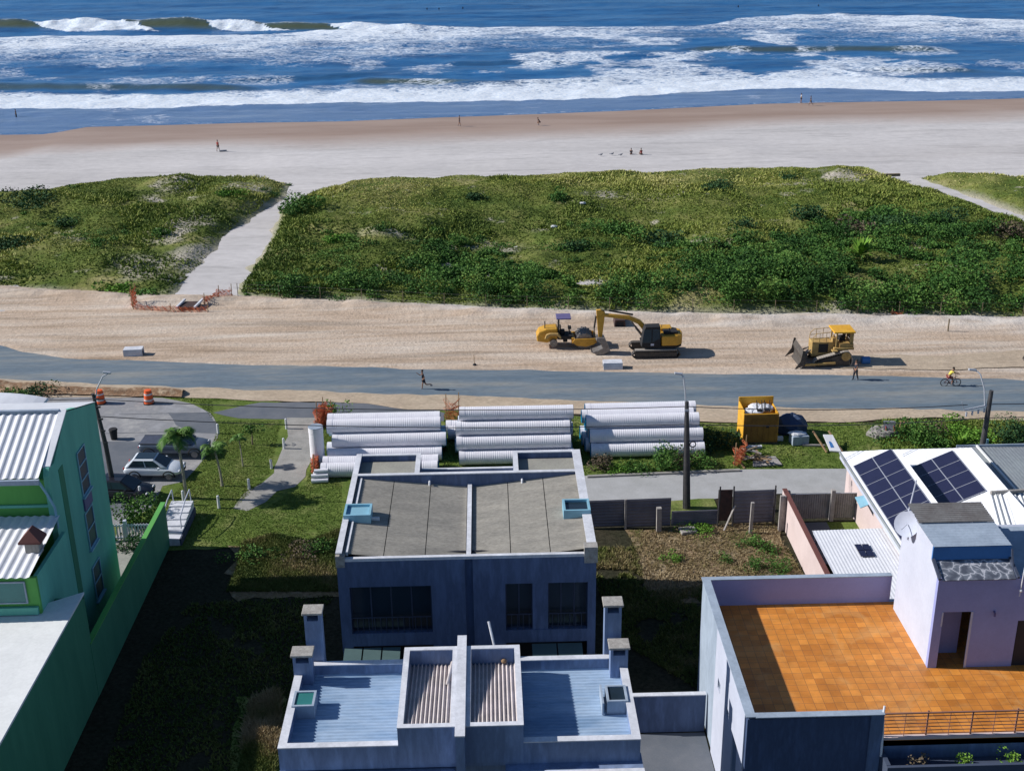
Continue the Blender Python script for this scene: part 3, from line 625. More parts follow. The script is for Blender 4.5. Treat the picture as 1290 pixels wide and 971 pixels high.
# --- shrubs one can tell apart
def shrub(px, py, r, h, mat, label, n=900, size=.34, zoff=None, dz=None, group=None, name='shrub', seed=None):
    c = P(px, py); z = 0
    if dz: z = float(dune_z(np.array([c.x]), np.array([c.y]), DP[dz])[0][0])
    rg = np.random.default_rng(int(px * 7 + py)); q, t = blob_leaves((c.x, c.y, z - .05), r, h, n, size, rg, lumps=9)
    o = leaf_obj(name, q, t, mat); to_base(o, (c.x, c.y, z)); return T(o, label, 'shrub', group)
G1 = 'single shrubs on the dunes'
for a in [(30, 270, 4.2, 2.2, 'leaf_dark', 'large dark shrub at the left picture edge on the dune, upper of two', 1900, .36, 'left'),
          (14, 318, 4.0, 1.6, 'leaf_dark', 'low dark shrub at the left picture edge on the dune, lower of two', 1500, .36, 'left'),
          (82, 288, 1.9, .9, 'leaf_dark', 'small dark shrub right of the large one on the left dune', 700, .3, 'left'),
          (205, 305, 1.4, .9, 'leaf', 'small green shrub beside the bare sandy patch of the left dune', 500, .3, 'left'),
          (290, 262, 1.8, .7, 'leaf_lime', 'lime green shrub on the left dune near the top of the footpath', 700, .3, 'left'),
          (150, 368, 2.1, .7, 'leaf_lime', 'bright green low shrub at the foot of the left dune', 700, .3, 'left'),
          (185, 372, 1.9, .7, 'leaf', 'green creeping shrub beside the orange netting at the foot of the left dune', 600, .3, 'left'),
          (378, 283, 2.8, 2.0, 'leaf', 'tall rounded green shrub right of the sandy footpath', 1500, .36, 'middle'),
          (422, 316, 2.0, 1.0, 'leaf_lime', 'lime green shrub on the left end of the middle dune', 700, .3, 'middle'),
          (600, 260, 1.7, .9, 'leaf_dark', 'small dark shrub in open grass left of centre on the dune', 600, .3, 'middle'),
          (703, 262, 2.0, 1.2, 'leaf', 'green shrub near the white scrap high on the middle dune', 700, .32, 'middle'),
          (722, 322, 1.7, 1.2, 'leaf_dark', 'dark shrub on the slope above the roller', 650, .32, 'middle'),
          (777, 302, 3.1, 1.6, 'leaf', 'wide dark green shrub on the slope above the excavator boom', 1500, .34, 'middle'),
          (837, 312, 2.6, 1.5, 'leaf_dark', 'bluish dark shrub on the dune above the excavator cab', 1200, .34, 'middle'),
          (903, 246, 2.6, 1.0, 'leaf_dark', 'dark shrub patch near the beach edge of the dune, right of centre', 900, .32, 'middle'),
          (990, 232, 1.7, .8, 'leaf_dark', 'small dark shrub on the far crest of the dune left of the bare strip', 500, .3, 'middle'),
          (935, 300, 1.6, .9, 'leaf_dark', 'small dark shrub in the middle of the right half of the dune', 500, .3, 'middle'),
          (1020, 288, 2.4, 1.8, 'leaf_dark', 'bushy blue green shrub on the dune above the bulldozer', 1200, .34, 'middle'),
          (1080, 305, 2.2, 1.7, 'leaf_brown', 'dry brown shrub on the dune between green ones', 900, .34, 'middle'),
          (1127, 303, 3.2, 2.0, 'leaf_dark', 'large dark shrub right of the dry brown one on the dune', 1600, .36, 'middle'),
          (1188, 292, 2.6, 1.6, 'leaf_dark', 'dark shrub below the narrow white path on the right', 1200, .34, 'middle'),
          (1278, 305, 2.5, 1.7, 'leaf_brown', 'dry brownish shrub at the right picture edge on the dune', 1000, .34, 'middle')]:
    shrub(*a[:6], n=a[6], size=a[7], dz=a[8], group=G1)
def spiky(px, py, r, label, dz=None, z0=0):
    c = P(px, py); z = z0 + (float(dune_z(np.array([c.x]), np.array([c.y]), DP[dz])[0][0]) if dz else 0); rg = np.random.default_rng(int(px)); Q = []
    for i in range(34):
        a = rg.uniform(0, 6.28); e = rg.uniform(.2, 1.4); L = r * rg.uniform(.7, 1.1)
        d = np.array([math.cos(a) * math.cos(e), math.sin(a) * math.cos(e), math.sin(e)]) * L; s_ = np.array([-math.sin(a), math.cos(a), 0]) * .12 * r
        b = np.array([c.x, c.y, z]); Q.append([b - s_ * .4, b + d * .5 - s_ + [0, 0, .1], b + d, b + d * .5 + s_ + [0, 0, .1]])
    o = leaf_obj('agave_plant', np.array(Q), rg.uniform(.3, 1, len(Q)), 'leaf_lime'); to_base(o, (c.x, c.y, z)); return T(o, label, 'plant')
spiky(1082, 342, 2.2, 'spiky bright green rosette plant low on the dune above the bulldozer', 'middle', z0=.8)

# --- graded earth strip with berms, gravel road, verges
def strip(name, top, bot, mat, z, relief, berm_top=0, berm_bot=0, sc=2.5, seed=1, dx=.5, wb=1.5):
    tx, ty = curve(top, 0); bx, by = curve(bot, 0)
    xs = np.arange(max(tx[0], bx[0]), min(tx[-1], bx[-1]), dx); n = 44
    ts = np.linspace(0, 1, n); Xa, Ta, Fq = grid(xs, ts)
    yt = np.interp(Xa, tx, ty) + (fbm(Xa, Xa * 0, 3, seed) - .5) * .9; yb_ = np.interp(Xa, bx, by) + (fbm(Xa, Xa * 0 + 9, 3, seed + 5) - .5) * .7
    Ya = yb_ + (yt - yb_) * Ta; e = np.minimum(Ta, 1 - Ta) * (yt - yb_)
    zz = z + np.clip(e, 0, .5) * 2 * (fbm(Xa * .35, Ya, sc, seed + 3) - .4) * relief
    zz = zz + berm_top * np.exp(-(((yt - Ya) - wb) / (wb * .6)) ** 2) * (.3 + 1.1 * fbm(Xa, Ya, 1.6, seed + 8)) + berm_bot * np.exp(-(((Ya - yb_) - .8) / .6) ** 2) * (.3 + 1.1 * fbm(Xa, Ya, 1.3, seed + 9))
    bw = np.clip(1.15 - (yt - Ya) / (2.6 + 2.5 * ss(-10, 45, Xa)), 0, 1) * ss(-30, 5, Xa) + .0
    o = np_mesh(name, np.stack([Xa, Ya, zz], 1), Fq, mat, {'berm': bw}); return T(o, kind='structure')
def curve_y(x): return x
RT = [(-300, 424), (-60, 430), (0, 433), (30, 441), (80, 450), (170, 452), (300, 457), (450, 461), (600, 464), (750, 467), (900, 469), (1100, 472), (1290, 477), (1560, 480)]
RB = [(-300, 474), (0, 480), (120, 485), (230, 490), (400, 494), (560, 500), (720, 505), (900, 512), (1100, 516), (1290, 520), (1560, 525)]
strip('dirt_ground', [(-300, 352), (0, 361), (200, 371), (300, 372), (430, 378), (600, 386), (750, 391), (900, 394), (1100, 395), (1290, 400), (1560, 408)], [(a, b + 3) for a, b in RT], 'dirt', .03, .12, berm_top=.55, berm_bot=.1, wb=2.2)
strip('gravel_road', RT, RB, 'gravel', .05, .05, seed=21)
strip('road_verge', [(a, b - 2) for a, b in RB], [(-300, 490), (0, 502), (230, 500), (330, 505), (460, 508), (520, 516), (700, 520), (900, 532), (1060, 532), (1180, 526), (1290, 532), (1560, 538)], 'verge', .03, .25, seed=31, berm_top=.1, wb=.8)
strip('soil_ground', [(-200, 482), (0, 484), (120, 489), (200, 491), (240, 493)], [(-200, 494), (0, 497), (120, 499), (200, 501), (240, 502)], 'brown', .12, .5, seed=41, berm_top=.35, wb=.8, sc=1)
# dark spoil patches on the graded earth
sheet('dirt_track', [(1030, 455), (1080, 446), (1180, 448), (1290, 440), (1290, 462), (1180, 466), (1060, 463)], .11, 'verge', .25)
# --- lawns, pavements, lower street
sheet('lawn', [(-200, 497), (0, 500), (230, 500), (330, 505), (420, 510), (560, 512), (560, 620), (430, 690), (285, 690), (130, 700), (0, 690), (-200, 690)], .0, 'lawn', .2)
sheet('verge_lawn', [(720, 524), (900, 533), (1060, 533), (1290, 533), (1500, 537), (1500, 640), (1070, 640), (1065, 592), (930, 592), (740, 602), (560, 605), (560, 515)], .0, 'lawn', .15)
sheet('lane_road', [(330, 507), (470, 506), (540, 514), (560, 520), (560, 530), (300, 527), (268, 520), (300, 512)], .012, 'asphalt', .1)
sheet('turning_pavement', [(-120, 503), (100, 500), (205, 501), (240, 508), (265, 520), (276, 538), (274, 552), (262, 572), (245, 592), (232, 606), (205, 612), (190, 640), (150, 660), (-120, 660)], .008, 'pavement', .03)
sheet('asphalt_patch', [(212, 520), (262, 520), (275, 536), (275, 546), (240, 545), (222, 535)], .016, 'asphalt', .05)
sheet('driveway_road', [(100, 556), (190, 556), (205, 570), (175, 640), (100, 660)], .020, 'asphalt', .05)
for i, (a, b) in enumerate((((150, 522), (262, 524)), ((128, 546), (215, 548)))):
    p, q = P(*a), P(*b); MB().box(p.x, q.x, p.y - .03, p.y + .03, .018, .022).build('pavement_joint', 'asphalt', kind='structure')
sheet('footpath', [(362, 526), (400, 526), (398, 548), (392, 575), (384, 600), (372, 613), (350, 618), (335, 632), (312, 643), (294, 640), (308, 620), (330, 608), (344, 596), (352, 572), (362, 550)], .016, 'path', .06)
sheet('lower_street', [(560, 606), (740, 599), (935, 591), (1090, 590), (1500, 590), (1500, 622), (1080, 620), (960, 622), (860, 632), (740, 634), (560, 640)], .012, 'concrete', .03)
MB().slab([P(740, 598, .14), P(932, 590, .14), P(932, 592, .14), P(740, 600, .14)], .14).build('kerb', 'path', kind='structure')
sheet('grass_corner', [(820, 632), (900, 627), (905, 650), (820, 655)], .016, 'lawn', .08)
sheet('weedy_lot', [(790, 668), (975, 655), (985, 680), (1015, 725), (960, 760), (820, 760), (805, 700)], .004, 'weed_soil', .2)
sheet('scrub_ground', [(292, 690), (350, 684), (425, 690), (435, 720), (432, 750), (285, 752), (290, 720)], .005, 'weed_soil', .5)
sheet('dry_grass_patch', [(300, 880), (352, 868), (380, 930), (360, 1000), (290, 1000)], .004, 'lawn', .3)
sheet('yard_paving', [(150, 662), (200, 662), (170, 760), (120, 760)], .010, 'path', 0)
# grass blades and weeds over lawns and lots
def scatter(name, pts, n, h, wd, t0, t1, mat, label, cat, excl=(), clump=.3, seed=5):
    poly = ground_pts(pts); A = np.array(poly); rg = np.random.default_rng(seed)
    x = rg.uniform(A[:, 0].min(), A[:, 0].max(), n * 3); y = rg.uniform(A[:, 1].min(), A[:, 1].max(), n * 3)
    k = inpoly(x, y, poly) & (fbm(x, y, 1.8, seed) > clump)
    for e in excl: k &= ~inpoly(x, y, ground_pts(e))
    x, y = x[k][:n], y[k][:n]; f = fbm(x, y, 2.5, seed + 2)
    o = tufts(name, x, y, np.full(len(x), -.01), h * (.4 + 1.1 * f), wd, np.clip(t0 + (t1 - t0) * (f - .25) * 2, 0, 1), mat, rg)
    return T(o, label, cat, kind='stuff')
PATHX = [(355, 526), (402, 526), (398, 575), (384, 610), (335, 640), (294, 642), (340, 596)]
PAVX = [(-120, 500), (205, 500), (250, 508), (276, 538), (262, 572), (232, 608), (190, 650), (-120, 660)]
LANE = [(268, 505), (560, 505), (560, 530), (268, 530)]
scatter('lawn_grass', [(215, 500), (330, 505), (430, 530), (430, 690), (220, 690), (205, 640)], 24000, .08, .07, .1, 1, 'blade', 'short green lawn grass around the palms and bollards', 'grass', (PATHX, PAVX, LANE), .2)
scatter('verge_grass', [(560, 518), (900, 534), (1060, 533), (1110, 530), (1110, 590), (930, 590), (740, 598), (560, 600)], 16000, .13, .08, .0, .9, 'blade', 'rough verge grass around the pipe stacks and the yellow container', 'grass', (), .25, 6)
scatter('weeds', [(790, 668), (975, 656), (985, 680), (1015, 725), (1000, 740), (815, 745), (800, 700)], 6000, .15, .09, .3, 1.2, 'weed', 'dry brown and green weeds over the fenced empty lot', 'weeds', (), .3, 7)
scatter('scrub_weeds', [(305, 684), (345, 672), (390, 680), (430, 666), (432, 745), (285, 745), (296, 722)], 13000, .22, .1, -.1, .55, 'weed', 'tangled green and brown weeds left of the grey duplex', 'weeds', (), .25, 8)
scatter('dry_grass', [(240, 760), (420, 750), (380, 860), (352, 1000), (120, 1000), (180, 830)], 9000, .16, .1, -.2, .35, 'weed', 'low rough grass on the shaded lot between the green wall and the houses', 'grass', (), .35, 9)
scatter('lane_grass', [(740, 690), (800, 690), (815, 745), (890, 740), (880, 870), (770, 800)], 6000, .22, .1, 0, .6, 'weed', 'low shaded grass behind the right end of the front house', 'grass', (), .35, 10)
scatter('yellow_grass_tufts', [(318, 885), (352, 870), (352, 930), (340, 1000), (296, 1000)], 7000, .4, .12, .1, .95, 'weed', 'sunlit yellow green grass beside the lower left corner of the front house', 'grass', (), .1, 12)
scatter('right_verge_grass', [(1110, 530), (1290, 531), (1400, 535), (1400, 575), (1110, 575)], 9000, .3, .12, .2, 1, 'blade', 'bright green grass beyond the white roof on the right', 'grass', (), .1, 11)
# ================================================================== BUILDINGS
def ring(m, x0, x1, y0, y1, t, z0, z1, sides='FBLR', tops=None):
    """parapet pieces butted end to end"""
    if 'F' in sides: m.box(x0, x1, y0, y0 + t, z0, z1)
    if 'B' in sides: m.box(x0, x1, y1 - t, y1, z0, z1)
    if 'L' in sides: m.box(x0, x0 + t, y0 + t, y1 - t, z0, z1)
    if 'R' in sides: m.box(x1 - t, x1, y0 + t, y1 - t, z0, z1)
    return m
def window_f(parent, x0, x1, z0, z1, Y, frame='gray_dark', glass='glass', n=2, depth=.18, curtain=False, label=None):
    """window in a wall facing the camera (-Y): recessed glass, frame and mullions"""
    f = MB(); t = .07
    f.box(x0, x1, Y - .03, Y + .05, z0, z0 + t); f.box(x0, x1, Y - .03, Y + .05, z1 - t, z1)
    f.box(x0, x0 + t, Y - .03, Y + .05, z0 + t, z1 - t); f.box(x1 - t, x1, Y - .03, Y + .05, z0 + t, z1 - t)
    for i in range(1, n): c = x0 + (x1 - x0) * i / n; f.box(c - t / 2, c + t / 2, Y - .03, Y + .05, z0 + t, z1 - t)
    o = f.build('window', frame, parent, label=label)
    MB().box(x0 + t, x1 - t, Y + .0, Y + .02, z0 + t, z1 - t).build('pane', glass, o)
    return o

# ---------------- grey duplex
D0 = thing('grey_duplex_house', 'dark grey blue two storey duplex with butterfly roof and two roof tank compartments', 'house', (-1.4, 61, 0))
X0, X1, Y0, Y1, ZT = -8.0, 5.22, 55.15, 66.9, 8.7
m = MB()
m.box(X0, -7.45, Y0, Y0 + .4, 0, 8.25); m.box(-3.25, -1.5, Y0, Y0 + .4, 0, 8.25); m.box(-1.1, .55, Y0, Y0 + .4, 0, 8.25); m.box(4.8, X1, Y0, Y0 + .4, 0, 8.25)
m.box(-7.45, -3.25, Y0, Y0 + .4, 6.75, 8.25); m.box(.55, 4.8, Y0, Y0 + .4, 6.75, 8.25)
m.box(-7.45, -3.25, Y0, Y0 + .4, 3.2, 3.95); m.box(.55, 4.8, Y0, Y0 + .4, 3.2, 3.95)
m.box(-7.45, -3.25, Y0 + .03, Y0 + .4, 0, .5); m.box(.55, 4.8, Y0 + .03, Y0 + .4, 0, .5)
m.box(-1.5, -1.1, Y0 + .2, Y0 + .4, 0, 8.25)
m.box(X0, X0 + .25, Y0 + .4, Y1 - .25, 0, 8.25); m.box(X1 - .25, X1, Y0 + .4, Y1 - .25, 0, 8.25); m.box(X0, X1, Y1 - .25, Y1, 0, 7.6)
m.build('wall', 'gray_wall', D0)
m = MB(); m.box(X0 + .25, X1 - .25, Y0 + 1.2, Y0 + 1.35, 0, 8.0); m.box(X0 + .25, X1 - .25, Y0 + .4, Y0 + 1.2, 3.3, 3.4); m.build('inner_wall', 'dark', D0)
m = MB(); m.box(X0, X1 - .5, Y0, Y0 + .22, 8.25, 8.42); m.build('front_coping', 'trim', D0)
m = MB()
for x0, x1 in ((X0, X0 + .28), (X1 - .3, X1)): m.box(x0, x1, Y0 + .22, Y1, 8.25, 8.72)
m.box(X0 + .28, X1 - .3, 64.0, 64.22, 7.0, 8.72)
m.build('parapet', 'gray_wall', D0)
m = MB(); m.box(X0 - .02, X0 + .30, Y0 - .02, Y1 + .02, 8.72, 8.78); m.box(X1 - .46, X1 + .02, Y0 + .3, Y1 + .02, 8.72, 8.78)
m.box(X0 + .30, X1 - .46, 63.98, 64.24, 8.723, 8.78)
m.box(X0 + .45, X0 + .57, Y0 + .3, 59.2, 8.35, 8.66); m.box(X0 + .45, X0 + .57, 60.6, 63.9, 8.35, 8.66); m.box(X0 + .57, X0 + 1.9, 59.15, 59.25, 8.4, 8.62)
each(m, 'coping', 'trim', D0)
m = MB()                                    # raised right front corner block
m.box(X1 - .62, X1 + .06, Y0 - .06, Y0 + .5, 7.9, 8.8); m.box(X0 - .04, X0 + .42, Y0 - .05, Y0 + .42, 7.95, 8.6); each(m, 'corner_block', 'cap', D0)
m = MB()
for x0, x1 in ((X0 + .28, -4.2), (1.25, X1 - .3)):
    m.box(x0, x1, Y1 - .2, Y1, 7.6, 8.7)
    (m.box(x1 - .25, x1, 64.22, Y1 - .2, 7.6, 8.7) if x0 < 0 else m.box(x0, x0 + .25, 64.22, Y1 - .2, 7.6, 8.7))
each(m, 'tank_wall', 'gray_wall', D0)
m = MB()
for x0, x1 in ((X0 + .28, -4.2), (1.25, X1 - .3)):
    m.box(x0, x1, Y1 - .22, Y1 + .02, 8.702, 8.76)
    (m.box(x1 - .27, x1 + .02, 64.24, Y1 - .22, 8.702, 8.76) if x0 < 0 else m.box(x0 - .02, x0 + .27, 64.24, Y1 - .22, 8.702, 8.76))
m.box(-4.2, 1.25, Y1 - .2, Y1 + .02, 7.6, 7.75)
each(m, 'tank_coping', 'trim', D0)
m = MB(); m.box(X0 + .25, -4.45, 64.22, Y1 - .25, 8.15, 8.36); m.box(1.5, X1 - .25, 64.22, Y1 - .25, 8.15, 8.36); each(m, 'tank_floor', 'tank', D0)
m = MB(); m.box(-4.2, 1.25, 64.22, Y1 - .25, 7.0, 7.1); m.build('rear_slab', 'gray_dark', D0)
XC = -1.3
def rz_(x): return 8.62 - .72 * (1 - abs(x - XC) / (6.5 if x > XC else 6.7))
for x0, x1 in ((X0 + .28, XC - .14), (XC + .14, X1 - .3)):
    # roof half as overlapping sheets of fibre cement with small steps
    r = MB(); ks = 3
    for i in range(ks):
        a = x0 + (x1 - x0) * i / ks; b = x0 + (x1 - x0) * (i + 1) / ks
        za, zb = rz_(a), rz_(b)
        r.corr((b - .02, Y0 + .23, zb), (b - .02, 63.99, zb), (a + .02, 63.99, za), (a + .02, Y0 + .23, za), 46, .05, 4)
    r.build('roof', 'roof_grey', D0)
    MB().side([(x0, rz_(x0) - .12), (x1, rz_(x1) - .12), (x1, rz_(x1) - .4), (x0, rz_(x0) - .4)], Y0 + .24, 63.98).build('roof_deck', 'dark', D0)
MB().box(XC - .12, XC + .12, Y0 + .22, 64.0, 7.5, 8.12).build('valley_divider', 'trim', D0)
for x0, sx in ((X0 + .02, 1), (X1 - 1.45, -1)):
    x1 = x0 + 1.45
    f = MB(); y0, y1 = 58.75, 60.1; z0, z1 = 8.45, 9.0
    f.box(x0, x1, y0, y0 + .12, z0, z1); f.box(x0, x1, y1 - .12, y1, z0, z1); f.box(x0, x0 + .12, y0 + .12, y1 - .12, z0, z1); f.box(x1 - .12, x1, y0 + .12, y1 - .12, z0, z1)
    o = f.build('skylight', 'frame_blue', D0); MB().box(x0 + .12, x1 - .12, y0 + .12, y1 - .12, 8.8, 8.86).build('pane', 'frame_blue' if sx > 0 else 'glass', o)
for x0, x1, n in ((-7.45, -3.25, 4), (.55, 1.95, 2), (2.75, 4.8, 3)):
    window_f(D0, x0, x1, 3.95, 6.75, Y0 + .32, n=n)
    MB().box(x0 + .25, x0 + (x1 - x0) * .42, Y0 + .42, Y0 + .46, 4.1, 6.6).build('curtain', 'curtain', D0)
MB().box(1.95, 2.75, Y0 + .05, Y0 + .4, 3.95, 6.75).build('window_pier', 'gray_wall', D0)
for x0, x1 in ((-7.45, -3.25), (.55, 4.8)):
    r = MB(); r.box(x0, x1, Y0 + .06, Y0 + .1, 4.85, 4.9)
    for i in range(15): xx = x0 + (x1 - x0) * i / 14; r.box(xx - .015, xx + .015, Y0 + .06, Y0 + .1, 3.95, 4.85)
    r.build('balcony_railing', 'gray_dark', D0)
for x0, x1 in ((-7.9, -4.9), (-3.2, -1.7), (1.9, 4.6)):
    g = MB(); n = max(2, int((x1 - x0) / 1.0))
    for i in range(n):
        a = x0 + (x1 - x0) * i / n; b = x0 + (x1 - x0) * (i + 1) / n - .08
        g.slab([(a, Y0 - 2.4, 2.75), (b, Y0 - 2.4, 2.75), (b, Y0, 3.1), (a, Y0, 3.1)], .04)
    g.build('glass_canopy', 'canopy_glass', D0)
m = MB()
for x, z in ((-3.6, 8.35), (1.7, 8.35)): MB().tube([(x, 64.0, z), (x, 63.75, z), (x, 63.7, z - .15)], .06, 8).build('drain_spout', 'white_plastic', D0)
pass

# ---------------- lilac grey front duplex
L0 = thing('pale_blue_roofed_duplex', 'lilac grey duplex with pale blue ribbed roofs and four chimneys', 'house', (-1.5, 44, 0))
X0, X1, Y0, Y1, ZT = -8.93, 5.83, 41.35, 47.35, 7.6
m = MB()
ring(m, X0, X1, Y0, Y1, .3, 6.5, ZT); m.box(X0, X1, Y0 + .5, Y0 + .7, 0, 6.5); m.box(X0, X0 + .25, Y0 + .7, Y1 - .25, 0, 6.5); m.box(X1 - .25, X1, Y0 + .7, Y1 - .25, 0, 6.5); m.box(X0, X1, Y1 - .25, Y1, 0, 6.5)
m.build('wall', 'lilac_wall', L0)
m = MB()
for y0, y1 in ((Y0 - .02, Y0 + .30), (Y1 - .30, Y1 + .02)):
    m.box(X0 - .02, -4.05, y0, y1, ZT, ZT + .05); m.box(1.05, X1 + .02, y0, y1, ZT, ZT + .05)
for x0, x1 in ((X0 - .02, X0 + .33), (X1 - .33, X1 + .02)): m.box(x0, x1, Y0 + .30, Y1 - .30, ZT, ZT + .05)
each(m, 'coping', 'trim', L0)
for x0, x1 in ((X0 + .3, -4.05), (1.05, X1 - .3)):
    r = MB(); z0, z1 = 7.0, 7.12
    r.corr((x0, Y0 + .3, z0), (x0, Y1 - .3, z1), (x1, Y1 - .3, z1), (x1, Y0 + .3, z0), 26, .055, 6); r.build('ribbed_roof', 'blue_roof', L0)
MB().box(X0 + .3, X1 - .3, Y0 + .3, Y1 - .3, 6.5, 6.9).build('roof_slab', 'lilac_wall', L0)
for x0, x1 in ((-4.05, -1.68), (-1.33, 1.05)):
    m = MB(); ring(m, x0, x1, Y0 - .06, 46.95, .22, 7.3, 8.5); m.box(x0, x1, Y0 - .06, Y0 + .3, 6.7, 7.3); o = m.build('roof_box', 'lilac_wall', L0)
    m = MB(); ring(m, x0 - .015, x1 + .015, Y0 - .08, 46.97, .25, 8.5, 8.55); m.build('coping', 'trim', o)
    r = MB(); r.corr((x0 + .22, Y0 + .17, 8.38), (x1 - .22, Y0 + .17, 8.38), (x1 - .22, 46.72, 7.75), (x0 + .22, 46.72, 7.75), 11, .12, 8); r.build('tiled_infill', 'tile_cream', o)
    MB().box(x0 + .2, x1 - .2, Y0 + .16, 46.7, 7.4, 7.62).build('infill_slab', 'dark', o)
MB().box(-1.68, -1.33, 40.5, 47.6, 6.4, 8.62).build('party_wall', 'lilac_wall', L0)
MB().box(-1.71, -1.30, 40.48, 47.62, 8.62, 8.68).build('party_coping', 'trim', L0)
m = MB(); m.box(X0 - .05, -1.75, 40.35, Y0 + .5, 6.2, 6.38); m.box(.3, X1 + .1, 40.55, Y0 + .5, 6.35, 6.55); each(m, 'ledge', 'lilac_wall', L0)
m = MB(); m.box(X0 - .07, -1.77, 40.3, 40.75, 6.38, 6.43); m.box(.28, X1 + .12, 40.5, 40.85, 6.55, 6.6); each(m, 'ledge_coping', 'trim', L0)
for x0, x1 in ((.9, 3.2), (3.6, 5.5), (-8.3, -3)): window_f(L0, x0, x1, 3.6, 5.9, Y0 + .48, n=4)
MB().tube([(-1.95, 46.6, 7.95), (-2.0, 45.6, 8.2), (-2.15, 44.9, 7.95)], .07, 8).build('vent_pipe', 'tile_cream', L0)
MB().tube([(-.05, 47.3, 8.2), (-.3, 47.9, 9.2)], .06, 8).build('vent_stub', 'trim', L0)
MB().ball((.35, 46.6, 7.95), .13, 10, 6, (1, 1, .8)).build('ball_vent', 'wood', L0, smooth=True)
for x0, y0, w_, zb, zt, lb in ((-8.5, 47.37, .75, 0, 10.1, 'c'), (4.9, 47.37, .75, 0, 10.15, 'c'), (-8.97, 46.35, .82, 6.9, 8.6, 's'), (5.08, 46.35, .78, 6.9, 8.6, 's')):
    m = MB(); d = .62; m.box(x0, x0 + .12, y0, y0 + d, zb, zt); m.box(x0 + w_ - .12, x0 + w_, y0, y0 + d, zb, zt)
    m.box(x0 + .12, x0 + w_ - .12, y0 + .02, y0 + d, zb, zt - .35); m.box(x0 + .12, x0 + w_ - .12, y0 + d - .1, y0 + d, zt - .35, zt)
    o = m.build('chimney', 'lilac_wall', L0); MB().box(x0 - .08, x0 + w_ + .08, y0 - .09, y0 + d + .08, zt, zt + .11).build('cap_slab', 'cap', o, bevel=.02)
for x0, x1, y0, y1 in ((-8.75, -7.8, 44.0, 45.1), (4.7, 5.6, 43.8, 44.95)):
    f = MB(); ring(f, x0, x1, y0, y1, .1, 6.95, 7.72); f.box(x0 - .22, x0 - .14, y0 - .1, y1 + .1, 7.1, 7.7) if x0 > 0 else None
    o = f.build('skylight', 'white_old', L0); MB().box(x0 + .1, x1 - .1, y0 + .1, y1 - .1, 7.6, 7.66).build('pane', 'glass' if x0 > 0 else 'green_glass', o)
m = MB(); m.box(-8.6, -7.5, 43.2, 43.9, 7.04, 7.07)

# ---------------- passage wall and ramp at the right of it
m = MB(); m.box(5.95, 10.5, 51.6, 51.8, 0, 2.2)
o = m.build('garden_wall', 'gray_wall', label='dark blue grey garden wall with white coping between the front duplex and the terrace house', cat='wall'); MB().box(5.95, 10.5, 51.56, 51.84, 2.2, 2.26).build('coping', 'trim', o)
sheet('paved_yard', [(6.0, 38), (10.5, 38), (10.5, 51.5), (6.0, 51.5)], .012, 'asphalt', world=True)

# ---------------- terrace house
H0 = thing('terrace_house', 'white house with an orange tiled roof terrace and navy front behind the front duplex', 'house', (16, 48, 0))
X0, Y0, Y1, FZ, PZ, XR = 10.6, 43.1, 54.5, 5.72, 7.22, 30.0
m = MB(); m.box(X0, X0 + .3, 50.0, Y1, 0, PZ); m.box(X0 + .3, 20.25, Y1 - .25, Y1, 0, FZ); m.box(20.25, XR, Y1 - .25, Y1, 0, FZ); m.build('side_wall', 'white_old', H0)
m = MB()
for (a, b, c, d) in ((43.4, 44.5, 0, PZ), (44.5, 45.5, 0, 2.5), (44.5, 45.5, 4.6, PZ), (45.5, 46.5, 0, PZ), (46.5, 47.1, 0, 4.4), (46.5, 47.1, 4.95, PZ), (47.1, 48.6, 0, PZ), (48.6, 49.2, 0, 4.4), (48.6, 49.2, 4.95, PZ), (49.2, 50.0, 0, PZ)):
    m.box(X0 - .06, X0 + .3, a, b, c, d)
m.build('side_wall', 'white', H0, label='bright white front part of the side wall')
for i, (a, b, c, d) in enumerate(((44.5, 45.5, 2.5, 4.6), (46.5, 47.1, 4.4, 4.95), (48.6, 49.2, 4.4, 4.95))):
    f = MB(); n = int((d - c) / .13)
    for k in range(n): f.obox((X0 + .04, (a + b) / 2, c + (k + .5) * (d - c) / n), (.12, b - a, .02), (0, R(35), 0))
    o = f.build('louvre_window', 'white_old', H0); MB().box(X0 + .14, X0 + .16, a, b, c, d).build('pane', 'glass', o)
m = MB(); m.box(X0 + .3, 20.2, Y1 - .25, Y1, FZ, PZ); m.build('rear_parapet', 'shade_tone_wall', H0)
m = MB(); m.box(X0, 15.85, Y0, Y0 + .25, 0, PZ - .1); m.build('front_wall', 'navy_wall', H0)
m = MB(); m.box(15.85, 16.4, Y0 - .06, Y0 + .25, 0, PZ); m.box(16.4, XR, Y0 - .1, Y0 + .2, 0, 4.0); m.box(16.4, XR, Y0 + .2, Y0 + .45, 0, FZ - .02); m.build('front_pier', 'slate_wall', H0)
m = MB(); m.box(X0 - .08, X0 + .34, Y0 - .02, Y1 + .02, PZ, PZ + .05); m.box(X0 + .34, 20.2, Y1 - .29, Y1 + .02, PZ, PZ + .05); m.box(X0 + .34, 16.42, Y0 - .08, Y0 + .27, PZ + .002, PZ + .05); m.build('parapet_coping', 'white_old', H0)
MB().box(X0 + .28, XR, Y0 + .2, Y1 - .25, FZ - .3, FZ).build('terrace_floor', 'tiles', H0)
